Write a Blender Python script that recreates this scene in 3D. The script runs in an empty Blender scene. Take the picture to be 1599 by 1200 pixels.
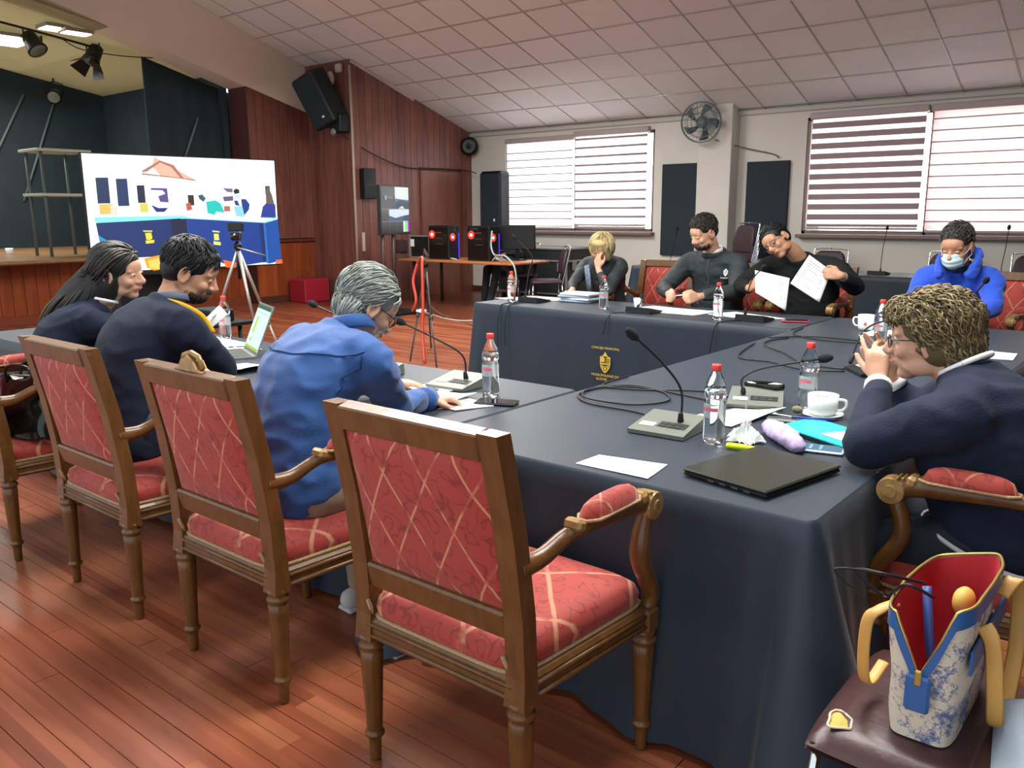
import bpy, bmesh, math, random
from mathutils import Vector as V, Matrix, Quaternion, noise
random.seed(7)
PI=math.pi
SC=bpy.context.scene; COL=SC.collection
# ---------------------------------------------------------------- camera
CAM_H=1.5; PITCH=0.200585; ROLL=-0.005408; YAW=-0.689165; FPX=1320.0
def set_camera():
    F=V((math.sin(YAW)*math.cos(PITCH),math.cos(YAW)*math.cos(PITCH),-math.sin(PITCH)))
    R0=V((math.cos(YAW),-math.sin(YAW),0)); U0=R0.cross(F)
    R=math.cos(ROLL)*R0+math.sin(ROLL)*U0; U=R.cross(F)
    cd=bpy.data.cameras.new('camera'); co=bpy.data.objects.new('camera',cd); COL.objects.link(co)
    m=Matrix.Identity(4)
    for i in range(3): m[i][0]=R[i]; m[i][1]=U[i]; m[i][2]=-F[i]
    m[0][3]=0;m[1][3]=0;m[2][3]=CAM_H
    co.matrix_world=m
    cd.sensor_width=36; cd.sensor_fit='HORIZONTAL'; cd.lens=FPX/1599*36; cd.clip_start=.05; cd.clip_end=100
    SC.camera=co
set_camera()
# ---------------------------------------------------------------- light, exposure
SC.view_settings.view_transform='Standard'; SC.view_settings.look='None'; SC.view_settings.gamma=1
SC.view_settings.use_curve_mapping=False; SC.view_settings.exposure=0.34
w=bpy.data.worlds.new('world'); SC.world=w; w.use_nodes=True
w.node_tree.nodes['Background'].inputs[0].default_value=(.93,.97,1,1)
w.node_tree.nodes['Background'].inputs[1].default_value=1.15
def area(name,loc,rot,sx,sy,power,col=(1,1,1)):
    l=bpy.data.lights.new(name,'AREA'); l.shape='RECTANGLE'; l.size=sx; l.size_y=sy; l.energy=power; l.color=col
    o=bpy.data.objects.new(name,l); o.location=loc; o.rotation_euler=rot; COL.objects.link(o); return o
area('daylight_far_window',(-8.8,13.05,2.0),(math.radians(-90),0,0),3.1,1.6,170,(.95,.98,1))
area('daylight_near_window',(-2.9,13.05,2.0),(math.radians(-90),0,0),3.6,1.6,140,(1,.97,.97))
area('overhead_fill_left',(-5.0,3.2,3.9),(0,0,0),1.6,3.4,290,(1,.96,.9))  # unseen overhead fill lamp, added in place of ceiling tubes
area('overhead_fill_right',(-1.2,3.2,3.9),(0,0,0),1.6,3.4,245,(1,.96,.9))  # added fill lamp of the same kind, over the right side
area('overhead_fill_back',(-7.5,8.0,3.6),(0,0,0),1.6,2.0,220,(1,.96,.9))  # added overhead fill lamp too, further back in the room
area('stage_flood_light',(-15.0,5.2,3.7),(0,0,0),1.2,2.0,120,(1,.95,.85))

# ---------------------------------------------------------------- materials
def s2l(c): return c/12.92 if c<=.04045 else ((c+.055)/1.055)**2.4
def rgb(h,a=1): return tuple(s2l(int(h[i:i+2],16)/255) for i in (0,2,4))+(a,)
MATS={}
def mat(name,col,rough=.6,metal=0,spec=.5,var=0,vs=8,bump=0,bs=60,emit=None,es=1,trans=0,ior=1.45,sheen=0,stretch=None,coord='Object',alpha=1,coat=0,rvar=0):
    if name in MATS: return MATS[name]
    m=bpy.data.materials.new(name); m.use_nodes=True; nt=m.node_tree; n=nt.nodes; L=nt.links
    b=n['Principled BSDF']; c=rgb(col) if isinstance(col,str) else tuple(col)+(1,)
    b.inputs['Base Color'].default_value=c; b.inputs['Roughness'].default_value=rough; b.inputs['Metallic'].default_value=metal
    b.inputs['Specular IOR Level'].default_value=spec; b.inputs['IOR'].default_value=ior
    b.inputs['Transmission Weight'].default_value=trans; b.inputs['Alpha'].default_value=alpha; b.inputs['Coat Weight'].default_value=coat
    if sheen: b.inputs['Sheen Weight'].default_value=sheen
    if emit: b.inputs['Emission Color'].default_value=rgb(emit); b.inputs['Emission Strength'].default_value=es
    if var or bump or rvar:
        tc=n.new('ShaderNodeTexCoord'); mp=n.new('ShaderNodeMapping'); L.new(tc.outputs[coord],mp.inputs[0])
        if stretch: mp.inputs['Scale'].default_value=stretch
    if var:
        t=n.new('ShaderNodeTexNoise'); t.inputs['Scale'].default_value=vs; t.inputs['Detail'].default_value=5; L.new(mp.outputs[0],t.inputs[0])
        oi=n.new('ShaderNodeObjectInfo'); ad=n.new('ShaderNodeMath'); ad.operation='MULTIPLY_ADD'; L.new(oi.outputs['Random'],ad.inputs[0]); ad.inputs[1].default_value=rvar; 
        L.new(t.outputs[0],ad.inputs[2])
        r=n.new('ShaderNodeMapRange'); r.inputs[1].default_value=.3+rvar*.5; r.inputs[2].default_value=.7+rvar*.5; r.inputs[3].default_value=1-var; r.inputs[4].default_value=1+var; L.new(ad.outputs[0],r.inputs[0])
        mx=n.new('ShaderNodeVectorMath'); mx.operation='SCALE'; mx.inputs[0].default_value=c[:3]; L.new(r.outputs[0],mx.inputs['Scale']); L.new(mx.outputs[0],b.inputs['Base Color'])
    if bump:
        t2=n.new('ShaderNodeTexNoise'); t2.inputs['Scale'].default_value=bs; t2.inputs['Detail'].default_value=3; L.new(mp.outputs[0],t2.inputs[0])
        bp=n.new('ShaderNodeBump'); bp.inputs['Strength'].default_value=bump; bp.inputs['Distance'].default_value=.01; L.new(t2.outputs[0],bp.inputs['Height']); L.new(bp.outputs[0],b.inputs['Normal'])
    MATS[name]=m; return m
def emis(name,col,s=1):
    if name in MATS: return MATS[name]
    m=mat(name,'000000',.5); b=m.node_tree.nodes['Principled BSDF']; b.inputs['Base Color'].default_value=(0.01,.01,.01,1)
    b.inputs['Emission Color'].default_value=rgb(col); b.inputs['Emission Strength'].default_value=s; return m
def translucent(name,col,tcol,mixv,rough=1):
    m=bpy.data.materials.new(name); m.use_nodes=True; nt=m.node_tree; n=nt.nodes; L=nt.links
    for x in list(n): 
        if x.type!='OUTPUT_MATERIAL': n.remove(x)
    o=[x for x in n if x.type=='OUTPUT_MATERIAL'][0]
    d=n.new('ShaderNodeBsdfDiffuse'); d.inputs[0].default_value=rgb(col); t=n.new('ShaderNodeBsdfTranslucent'); t.inputs[0].default_value=rgb(tcol)
    mx=n.new('ShaderNodeMixShader'); mx.inputs[0].default_value=mixv; L.new(d.outputs[0],mx.inputs[1]); L.new(t.outputs[0],mx.inputs[2]); L.new(mx.outputs[0],o.inputs[0])
    MATS[name]=m; return m
def fabric(name,axes,su,sv,off=0,damask=True,base='9a3932',dark='6c1f22',line='c6906e'):
    """red damask with a broken pale lattice, laid on two object axes"""
    m=bpy.data.materials.new(name); m.use_nodes=True; nt=m.node_tree; n=nt.nodes; L=nt.links; b=n['Principled BSDF']
    tc=n.new('ShaderNodeTexCoord'); sp=n.new('ShaderNodeSeparateXYZ'); 
    nz=n.new('ShaderNodeTexNoise'); nz.inputs['Scale'].default_value=7; nz.inputs['Detail'].default_value=1; L.new(tc.outputs['Object'],nz.inputs[0])
    vm=n.new('ShaderNodeVectorMath'); vm.operation='MULTIPLY_ADD'; L.new(nz.outputs['Color'],vm.inputs[0]); vm.inputs[1].default_value=(.010,.010,.010); L.new(tc.outputs['Object'],vm.inputs[2]); L.new(vm.outputs[0],sp.inputs[0])
    def math_(op,a,bb=None,c=None):
        q=n.new('ShaderNodeMath'); q.operation=op
        for i,x in enumerate((a,bb,c)):
            if x is None: continue
            if isinstance(x,(int,float)): q.inputs[i].default_value=x
            else: L.new(x,q.inputs[i])
        return q.outputs[0]
    u=math_('MULTIPLY',sp.outputs[axes[0]],1/su); v=math_('MULTIPLY',sp.outputs[axes[1]],1/sv)
    ds=[]
    for op in('ADD','SUBTRACT'):
        s=math_(op,u,v); s=math_('ADD',s,off+20.0); f=math_('FRACT',s); d=math_('ABSOLUTE',math_('SUBTRACT',f,.5)); ds.append(d)
    dmin=math_('MINIMUM',ds[0],ds[1])
    ln=n.new('ShaderNodeMapRange'); ln.inputs[1].default_value=.016; ln.inputs[2].default_value=.034; ln.inputs[3].default_value=1; ln.inputs[4].default_value=0; L.new(dmin,ln.inputs[0])
    br=n.new('ShaderNodeTexNoise'); br.inputs['Scale'].default_value=16; L.new(tc.outputs['Object'],br.inputs[0])
    bk=n.new('ShaderNodeMapRange'); bk.inputs[1].default_value=.38; bk.inputs[2].default_value=.5; bk.inputs[3].default_value=.12; bk.inputs[4].default_value=.75; L.new(br.outputs[0],bk.inputs[0])
    lf=math_('MULTIPLY',ln.outputs[0],bk.outputs[0])
    wv=n.new('ShaderNodeTexNoise'); wv.inputs['Scale'].default_value=17; wv.inputs['Detail'].default_value=.6; wv.inputs['Distortion'].default_value=1.2; L.new(tc.outputs['Object'],wv.inputs[0])
    dm=n.new('ShaderNodeMapRange'); dm.inputs[1].default_value=.012; dm.inputs[2].default_value=.04; dm.inputs[3].default_value=1; dm.inputs[4].default_value=0; L.new(math_('ABSOLUTE',math_('SUBTRACT',wv.outputs[0],.5)),dm.inputs[0])
    m1=n.new('ShaderNodeMix'); m1.data_type='RGBA'; m1.inputs[6].default_value=rgb(base); m1.inputs[7].default_value=rgb(dark); L.new(math_('MULTIPLY',dm.outputs[0],.6),m1.inputs[0])
    m2=n.new('ShaderNodeMix'); m2.data_type='RGBA'; L.new(lf,m2.inputs[0]); L.new(m1.outputs[2],m2.inputs[6]); m2.inputs[7].default_value=rgb(line)
    L.new(m2.outputs[2],b.inputs['Base Color']); b.inputs['Roughness'].default_value=.62; b.inputs['Sheen Weight'].default_value=.15; b.inputs['Specular IOR Level'].default_value=.25
    MATS[name]=m; return m
WHITE=mat('white_paper','e9eef0',.8)
# ---------------------------------------------------------------- mesh collector
def basis(d,up=None):
    d=V(d).normalized(); up=V(up) if up is not None else (V((0,0,1)) if abs(d.z)<.95 else V((0,1,0)))
    a=d.cross(up); 
    if a.length<1e-6: a=d.cross(V((1,0,0)))
    a.normalize(); b=a.cross(d).normalized(); return a,b
class MB:
    def __init__(s): s.v=[];s.f=[];s.m=[];s.s=[]
    def add(s,vs,fs,m=0,sm=True,M=None):
        o=len(s.v); s.v+= [M@V(x) for x in vs] if M is not None else [V(x) for x in vs]
        for f in fs: s.f.append([i+o for i in f]); s.m.append(m); s.s.append(sm)
        return s
    def box(s,c,sz,rz=0,bev=0,m=0,M=None,rot=None):
        x,y,z=[q/2 for q in sz]; T=Matrix.Translation(V(c))@(rot.to_4x4() if rot is not None else Matrix.Rotation(rz,4,'Z'))
        if M is not None: T=M@T
        if not bev:
            vs=[(i*x,j*y,k*z) for i in(-1,1) for j in(-1,1) for k in(-1,1)]
            fs=[(0,1,3,2),(4,6,7,5),(0,4,5,1),(2,3,7,6),(0,2,6,4),(1,5,7,3)]
        else:
            b=min(bev,x*.95,y*.95,z*.95); vs=[];fs=[]
            idx={}
            for i in(-1,1):
                for j in(-1,1):
                    for k in(-1,1):
                        for a in range(3):
                            p=[i*(x-b),j*(y-b),k*(z-b)]; p[a]=(i,j,k)[a]*(x,y,z)[a]; idx[(i,j,k,a)]=len(vs); vs.append(p)
            def q(*l): fs.append([idx[t] for t in l])
            for a in range(3):
                for sg in(-1,1):
                    o=[t for t in range(3) if t!=a]; r=[]
                    for (p1,p2) in((-1,-1),(1,-1),(1,1),(-1,1)):
                        t=[0,0,0]; t[a]=sg;t[o[0]]=p1;t[o[1]]=p2; r.append(tuple(t)+(a,))
                    fl=(sg==1)==(a!=1)
                    q(*(r if fl else r[::-1]))
            for a in range(3): # edges along axis a
                o=[t for t in range(3) if t!=a]
                for p1 in(-1,1):
                    for p2 in(-1,1):
                        def k_(e,ax):
                            t=[0,0,0]; t[a]=e;t[o[0]]=p1;t[o[1]]=p2; return tuple(t)+(ax,)
                        r=[k_(-1,o[0]),k_(1,o[0]),k_(1,o[1]),k_(-1,o[1])]
                        fl=(p1*p2==1)==(a!=1)
                        q(*(r if not fl else r[::-1]))
            for i in(-1,1):
                for j in(-1,1):
                    for k in(-1,1):
                        r=[(i,j,k,0),(i,j,k,1),(i,j,k,2)]
                        q(*(r if i*j*k==1 else r[::-1]))
        return s.add(vs,fs,m,False,T)
    def lathe(s,prof,n=20,c=(0,0,0),axis=(0,0,1),m=0,flute=None,cap=True,sm=True,M=None):
        a,b=basis(axis); d=V(axis).normalized(); c=V(c); vs=[];fs=[]
        for j,(r,z) in enumerate(prof):
            for i in range(n):
                t=2*PI*i/n; rr=r*(1+(flute(j,t) if flute else 0)); vs.append(c+d*z+a*(rr*math.cos(t))+b*(rr*math.sin(t)))
        for j in range(len(prof)-1):
            for i in range(n):
                k=(i+1)%n; fs.append((j*n+i,(j+1)*n+i,(j+1)*n+k,j*n+k))
        if cap:
            fs.append(tuple(range(n))); fs.append(tuple(reversed(range((len(prof)-1)*n,len(prof)*n))))
        return s.add(vs,fs,m,sm,M)
    def tube(s,pts,r,n=8,m=0,round_=False,ell=None,up=None,M=None,cap=True,sm=True):
        pts=[V(p) for p in pts]; k=len(pts); rs=r if isinstance(r,(list,tuple)) else [r]*k; vs=[];fs=[]
        tg=[]
        for i in range(k):
            d=(pts[min(i+1,k-1)]-pts[max(i-1,0)]); tg.append(d.normalized() if d.length>1e-9 else V((0,0,1)))
        a,b=basis(tg[0],up); rings=[]
        def ring(c,rr,a,b):
            ra,rb=(rr if isinstance(rr,(tuple,list)) else (rr,rr))
            rings.append([c+a*(ra*math.cos(2*PI*i/n))+b*(rb*math.sin(2*PI*i/n)) for i in range(n)])
        A=[];B=[]
        for i in range(k):
            if up is not None: a,b=basis(tg[i],up)
            else:
                a=(a-tg[i]*a.dot(tg[i])).normalized(); b=a.cross(tg[i])*-1 if False else tg[i].cross(a)*-1
                b=a.cross(tg[i]).normalized()
            A.append(a);B.append(b)
        def sc(rr,f): return tuple(x*f for x in rr) if isinstance(rr,(tuple,list)) else rr*f
        def mn(rr): return min(rr) if isinstance(rr,(tuple,list)) else rr
        if round_:
            for t in(80,55,28): ring(pts[0]-tg[0]*mn(rs[0])*math.sin(math.radians(t)),sc(rs[0],math.cos(math.radians(t))),A[0],B[0])
        for i in range(k): ring(pts[i],rs[i],A[i],B[i])
        if round_:
            for t in(28,55,80): ring(pts[-1]+tg[-1]*mn(rs[-1])*math.sin(math.radians(t)),sc(rs[-1],math.cos(math.radians(t))),A[-1],B[-1])
        for q in rings: vs+=q
        R=len(rings)
        for j in range(R-1):
            for i in range(n):
                q=(i+1)%n; fs.append((j*n+i,j*n+q,(j+1)*n+q,(j+1)*n+i))
        if cap: fs.append(tuple(reversed(range(n)))); fs.append(tuple(range((R-1)*n,R*n)))
        return s.add(vs,fs,m,sm,M)
    def ball(s,c,r,u=12,v=8,m=0,R=None,M=None):
        r=(r,r,r) if isinstance(r,(int,float)) else r; vs=[(0,0,-1)];fs=[]
        for j in range(1,v):
            p=-PI/2+PI*j/v
            for i in range(u): t=2*PI*i/u; vs.append((math.cos(p)*math.cos(t),math.cos(p)*math.sin(t),math.sin(p)))
        vs.append((0,0,1)); e=len(vs)-1
        for i in range(u):
            k=(i+1)%u; fs.append((0,1+k,1+i)); fs.append((e,e-u+i,e-u+k))
            for j in range(v-2): a=1+j*u; fs.append((a+i,a+k,a+u+k,a+u+i))
        T=Matrix.Translation(V(c))@((R.to_4x4()) if R is not None else Matrix.Identity(4))@Matrix.Diagonal((*r,1))
        if M is not None: T=M@T
        return s.add(vs,fs,m,True,T)
    def prism(s,poly,h,M=None,m=0,sm=False):
        n=len(poly); vs=[(x,y,0) for x,y in poly]+[(x,y,h) for x,y in poly]
        fs=[tuple(reversed(range(n))),tuple(range(n,2*n))]+[(i,(i+1)%n,n+(i+1)%n,n+i) for i in range(n)]
        return s.add(vs,fs,m,sm,M)
    def grid(s,fn,nu,nv,m=0,th=0,closeu=False,sm=True,M=None):
        """fn(u,v)->point; th>0 gives it a back side offset along its normal"""
        vs=[V(fn(i/(nu),j/(nv))) for j in range(nv+1) for i in range(nu+1)]; W=nu+1
        fs=[(j*W+i,j*W+i+1,(j+1)*W+i+1,(j+1)*W+i) for j in range(nv) for i in range(nu)]
        if th:
            nr=[]
            for j in range(nv+1):
                for i in range(W):
                    a=vs[j*W+min(i+1,nu)]-vs[j*W+max(i-1,0)]; b=vs[min(j+1,nv)*W+i]-vs[max(j-1,0)*W+i]; q=a.cross(b); nr.append(q.normalized() if q.length>1e-12 else V((0,0,1)))
            o=len(vs); vs+= [vs[i]-nr[i]*th for i in range(o)]
            fs+=[tuple(reversed([x+o for x in f])) for f in fs]
            bd=[j for j in range(W)]+[j*W+nu for j in range(1,nv+1)]+[nv*W+i for i in range(nu-1,-1,-1)]+[j*W for j in range(nv-1,0,-1)]
            for i in range(len(bd)): a=bd[i];b=bd[(i+1)%len(bd)]; fs.append((b,a,a+o,b+o))
        return s.add(vs,fs,m,sm,M)
    def mesh(s,name,mats,off=None):
        me=bpy.data.meshes.new(name); off=V(off) if off is not None else V((0,0,0))
        me.from_pydata([tuple(v-off) for v in s.v],[],s.f)
        for x in (mats if isinstance(mats,(list,tuple)) else [mats]): me.materials.append(x)
        me.polygons.foreach_set('material_index',s.m); me.polygons.foreach_set('use_smooth',s.s); me.update(); return me
    def build(s,name,mats,parent=None,off=None,loc=None):
        o=bpy.data.objects.new(name,s.mesh(name,mats,off)); COL.objects.link(o)
        if parent is not None: o.parent=parent
        if loc is not None: o.location=loc
        return o
def tag(o,label=None,cat=None,group=None,kind=None):
    if label: o['label']=label
    if cat: o['category']=cat
    if group: o['group']=group
    if kind: o['kind']=kind
    return o
def thing(name,label,cat,loc=(0,0,0),rz=0,group=None):
    o=bpy.data.objects.new(name,None); o.empty_display_size=.1; COL.objects.link(o); o.location=loc; o.rotation_euler=(0,0,rz)
    return tag(o,label,cat,group)
def struct(name,mb,m,parent=None,**k):
    o=mb.build(name,m,parent,**k)
    if parent is None: o['kind']='structure'
    return o
KIDS={}
def kids(o): return [c for c in COL.objects if c.parent==o]
def dup(root,loc,rz,label,group=None):
    def cp(o,par):
        c=o.copy(); COL.objects.link(c)
        if par is not None: c.parent=par
        for ch in kids(o): cp(ch,c)
        return c
    r=cp(root,None); r.location=loc; r.rotation_euler=(0,0,rz); r['label']=label
    if group: r['group']=group
    return r
def cr(pts,n=6):
    """catmull-rom resample"""
    P=[V(p) for p in pts]; out=[]
    for i in range(len(P)-1):
        p0=P[max(i-1,0)];p1=P[i];p2=P[i+1];p3=P[min(i+2,len(P)-1)]
        for k in range(n):
            t=k/n; out.append(.5*((2*p1)+(p2-p0)*t+(2*p0-5*p1+4*p2-p3)*t*t+(3*p1-p0-3*p2+p3)*t**3))
    out.append(P[-1]); return out
def crr(vals,n=6):
    out=[]
    for i in range(len(vals)-1):
        for k in range(n): t=k/n; out.append(vals[i]*(1-t)+vals[i+1]*t)
    out.append(vals[-1]); return out
def text(name,body,size,M,material,parent,ext=.0006):
    c=bpy.data.curves.new(name,'FONT'); c.body=body; c.size=size; c.extrude=ext; c.align_x='CENTER'; c.resolution_u=2
    o=bpy.data.objects.new(name,c); COL.objects.link(o); bpy.context.view_layer.update()
    me=bpy.data.meshes.new_from_object(o.evaluated_get(bpy.context.evaluated_depsgraph_get())); COL.objects.unlink(o); bpy.data.objects.remove(o)
    me.transform(M); me.materials.clear(); me.materials.append(material); q=bpy.data.objects.new(name,me); COL.objects.link(q)
    if parent is not None: q.parent=parent
    return q
# ================================================================ SETTING
YW=12.4; XP=-11.2; XL=-12.35; YF=9.5; ZC=2.96; SL=.34
def zc(y): return ZC+SL*(YW-y)
cream=mat('wall_paint','cdcbc3',.75,var=.04,vs=1.5)
beamm=mat('beam_paint','d9cebc',.7,var=.03,vs=1)
board=mat('panel_wood','70453b',.42,var=.28,vs=5,stretch=(3,3,.35),rvar=.25,bump=.1,bs=30)
boardd=mat('stage_front_wood','8c4322',.35,var=.25,vs=5,stretch=(2,2,.3),rvar=.3)
blackc=mat('stage_black_cloth','22323a',.8,var=.15,vs=2)
darkgap=mat('dark_gap','1a0e0a',.9)
# floor: sub floor + planks
PW=.082
def floor_mat():
    m=mat('red_floor_wood','9c4a2f',.24,var=.16,vs=3,stretch=(.6,6,1),coord='Object'); nt=m.node_tree;n=nt.nodes;L=nt.links;b=n['Principled BSDF']
    g=n.new('ShaderNodeNewGeometry'); s=n.new('ShaderNodeSeparateXYZ'); L.new(g.outputs['Position'],s.inputs[0])
    def mt(op,a,bb,c=None):
        q=n.new('ShaderNodeMath'); q.operation=op
        for i,x in enumerate((a,bb,c)):
            if x is None: continue
            if isinstance(x,(int,float)): q.inputs[i].default_value=x
            else: L.new(x,q.inputs[i])
        return q.outputs[0]
    row=mt('FLOOR',mt('DIVIDE',s.outputs[1],PW),0); wn=n.new('ShaderNodeTexWhiteNoise'); wn.noise_dimensions='1D'; L.new(row,wn.inputs['W'])
    seg=mt('FLOOR',mt('ADD',mt('DIVIDE',s.outputs[0],2.6),mt('MULTIPLY',wn.outputs[0],7)),0); cb=n.new('ShaderNodeCombineXYZ'); L.new(row,cb.inputs[0]); L.new(seg,cb.inputs[1])
    w2=n.new('ShaderNodeTexWhiteNoise'); w2.noise_dimensions='2D'; L.new(cb.outputs[0],w2.inputs[0])
    cr_=n.new('ShaderNodeValToRGB'); L.new(w2.outputs[0],cr_.inputs[0]); e=cr_.color_ramp; e.elements[0].color=rgb('763e2a'); e.elements[1].color=rgb('985b3e')
    x=e.elements.new(.5); x.color=rgb('8b4c34')
    # boards past the joint near the panel wall are a darker strip
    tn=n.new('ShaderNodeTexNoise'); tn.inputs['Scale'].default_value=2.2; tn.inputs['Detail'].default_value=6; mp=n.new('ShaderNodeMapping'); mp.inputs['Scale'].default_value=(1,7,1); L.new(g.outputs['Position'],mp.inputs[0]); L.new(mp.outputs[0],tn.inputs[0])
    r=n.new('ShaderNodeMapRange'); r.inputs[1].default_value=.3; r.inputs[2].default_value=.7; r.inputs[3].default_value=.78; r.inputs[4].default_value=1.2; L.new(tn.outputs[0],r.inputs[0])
    dark_strip=mt('MULTIPLY',mt('GREATER_THAN',s.outputs[1],8.8),-.45); fac=mt('MULTIPLY',r.outputs[0],mt('ADD',dark_strip,1.0))
    mx=n.new('ShaderNodeVectorMath'); mx.operation='SCALE'; L.new(cr_.outputs[0],mx.inputs[0]); L.new(fac,mx.inputs['Scale']); L.new(mx.outputs[0],b.inputs['Base Color'])
    rr=n.new('ShaderNodeMapRange'); rr.inputs[3].default_value=.2; rr.inputs[4].default_value=.42; L.new(tn.outputs[0],rr.inputs[0]); L.new(rr.outputs[0],b.inputs['Roughness'])
    return m
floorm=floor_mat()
fl=struct('floor',MB().box((-5.2,5.4,-.03),(15.8,14.2,.04)),darkgap)
pk=[]; rr=random.Random(3)
y=-1.6
while y<YW:
    x=-13.0+rr.uniform(-2.6,0)
    while x<2.6:
        pk.append((max(x,-13.0),min(x+2.6,2.6),y)); x+=2.6
    y+=PW
pk=[p for p in pk if p[1]-p[0]>.15]
def pkd(p):
    cx=(p[0]+p[1])/2
    if p[2]<.55 or (cx>-.3 and p[2]<1.5): return 99
    return math.hypot(cx,p[2]) if not (cx<-8 and p[2]<2.5) else 90
pk.sort(key=pkd)
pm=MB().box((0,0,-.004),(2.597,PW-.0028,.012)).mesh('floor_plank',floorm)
rest=MB()
for i,(x0,x1,yy) in enumerate(pk):
    if i<300:
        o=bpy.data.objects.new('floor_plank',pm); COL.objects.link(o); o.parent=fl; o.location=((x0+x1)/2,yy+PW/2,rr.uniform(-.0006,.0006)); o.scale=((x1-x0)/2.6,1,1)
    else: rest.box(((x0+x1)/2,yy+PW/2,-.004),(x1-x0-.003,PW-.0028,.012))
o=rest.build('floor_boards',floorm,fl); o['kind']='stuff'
# ceiling
ceilm=mat('ceiling_tile_white','dfdfdb',.8,var=.03,vs=2,rvar=.5,bump=.05,bs=120)
cb=MB(); YPK=5.6
sl=math.sqrt(1+SL*SL); T=.66; ang=math.atan(-SL)
cb.add([(-13.0,YW+.3,zc(YW+.3)+.05),(2.7,YW+.3,zc(YW+.3)+.05),(2.7,YPK,zc(YPK)+.05),(-13.0,YPK,zc(YPK)+.05)],[(0,1,2,3)],0,False)
cb.add([(-13.0,YPK,zc(YPK)+.05),(2.7,YPK,zc(YPK)+.05),(2.7,-.5,zc(YPK)-.9),(-13.0,-.5,zc(YPK)-.9)],[(0,1,2,3)],0,False)
ceil=struct('ceiling',cb,mat('ceiling_backing','6f6862',.9))
tm=MB().box((0,0,0),(T-.012,T-.012,.014),bev=.004).mesh('ceiling_tile',ceilm)
gm=MB(); gridm=mat('ceiling_grid_metal','b3aea9',.35)
ys=[11.68-k*T/sl for k in range(-2,10)]
for k in range(0,21):
    xx=-8.0+T*(k-7)
    if xx<-12.8: continue
    gm.box((xx,(YPK+YW)/2,zc((YPK+YW)/2)+.001),(.016,(YW-YPK)*sl,.012),rot=Matrix.Rotation(ang,3,'X'))
    for yv in ys:
        yc=yv-T/sl/2
        if yc>YW-.05 or xx+T/2>1.2: continue
        o=bpy.data.objects.new('ceiling_tile',tm); COL.objects.link(o); o.parent=ceil; o.location=(xx+T/2,yc,zc(yc)+.012+rr.uniform(-.001,.001)); o.rotation_euler=(ang,0,0)
for yv in ys:
    if yv<YW: gm.box((-5.6,yv,zc(yv)+.001),(13.6,.016,.012),rot=Matrix.Rotation(ang,3,'X'))
gm.build('ceiling_grid',gridm,ceil)
# window wall with two openings
W1=(-10.34,-7.2,1.17,2.8); W2=(-4.72,-1.3,1.17,2.8)
wb=MB()
def wseg(x0,x1,z0,z1): wb.box(((x0+x1)/2,YW+.1,(z0+z1)/2),(x1-x0,.2,z1-z0))
wseg(XP-.1,2.7,0,W1[2]); wseg(XP-.1,2.7,W1[3],3.2); wseg(XP-.1,W1[0],1.17,2.8); wseg(W1[1],W2[0],1.17,2.8); wseg(W2[1],2.7,1.17,2.8)
struct('wall_back',wb,cream)
wrr=MB()
wrr.add([(2.65,-.5,0),(2.65,YW,0),(2.65,YW,zc(YW)),(2.65,YPK,zc(YPK)),(2.65,-.5,zc(YPK)-.9)],[(0,1,2,3,4),(4,3,2,1,0)],0,False)
struct('wall_right',wrr,cream)
pb=MB().box((-6.02,YW-.14,1.6),(.55,.27,3.2),bev=.008); struct('trim_1',pb,cream)
struct('trim_2',MB().box((-5.0,YW-.02,2.93),(12.5,.05,.07),bev=.01),mat('cornice_paint','bdb9b0',.7))
struct('baseboard_back',MB().box((-5.2,YW-.015,.05),(12,.03,.1),bev=.004),mat('skirting_wood','4b2a1e',.5))
framem=mat('window_frame_brown','7a6662',.5); sheer=translucent('blind_sheer','efe6e6','fff4f4',.82); sheer2=translucent('blind_sheer_pink','e6d6d4','f4e2e0',.72)
opaq=translucent('blind_opaque','a39294','b09a9c',.30); bar=mat('blind_rail','a99c98',.5); glassm=mat('window_glass','e6f2f4',.03,trans=1,ior=1.45)
def window(n,W,xm,specs):
    x0,x1,z0,z1=W
    fr=MB(); t=.05
    for a in((x0,x0+t),(xm-t/2,xm+t/2),(x1-t,x1)): fr.box(((a[0]+a[1])/2,YW+.06,(z0+z1)/2),(a[1]-a[0],.08,z1-z0),bev=.006)
    for z in(z0+t/2,z1-t/2): fr.box(((x0+x1)/2,YW+.06,z),(x1-x0,.08,t),bev=.006)
    w_=struct('window_%d'%n,fr,framem)
    for a,b in((x0+t,xm-t/2),(xm+t/2,x1-t)):
        MB().box(((a+b)/2,YW+.07,(z0+z1)/2),(b-a,.006,z1-z0-2*t)).build('pane',glassm,w_)
    MB().box(((x0+x1)/2,YW-.05,z0-.03),(x1-x0+.08,.16,.05),bev=.008).build('window_sill',framem,w_)
def blind(x0,x1,z0,z1,yb,po,ps,lab,sh,first):
    th=thing('roller_blind',lab,'blind',((x0+x1)/2,yb,z1)); off=V(((x0+x1)/2,yb,z1))
    MB().box(((x0+x1)/2,yb,z1+.045),(x1-x0+.06,.09,.09),bev=.012).build('blind_cassette',bar,th,off)
    z=z1-first; P=po+ps; 
    if first>0: MB().box(((x0+x1)/2,yb,z1-first/2),(x1-x0,.003,first)).build('sheer_band',sh,th,off)
    while z>z0+.02:
        zz=max(z-po,z0+.02)
        MB().box(((x0+x1)/2,yb,(z+zz)/2),(x1-x0,.006,z-zz)).build('opaque_band',opaq,th,off)
        z=zz
        if z<=z0+.02: break
        zz=max(z-ps,z0+.02); MB().box(((x0+x1)/2,yb,(z+zz)/2),(x1-x0,.003,z-zz)).build('sheer_band',sh,th,off); z=zz
    MB().box(((x0+x1)/2,yb,z0),(x1-x0,.03,.035),bev=.008).build('bottom_rail',bar,th,off)
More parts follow.
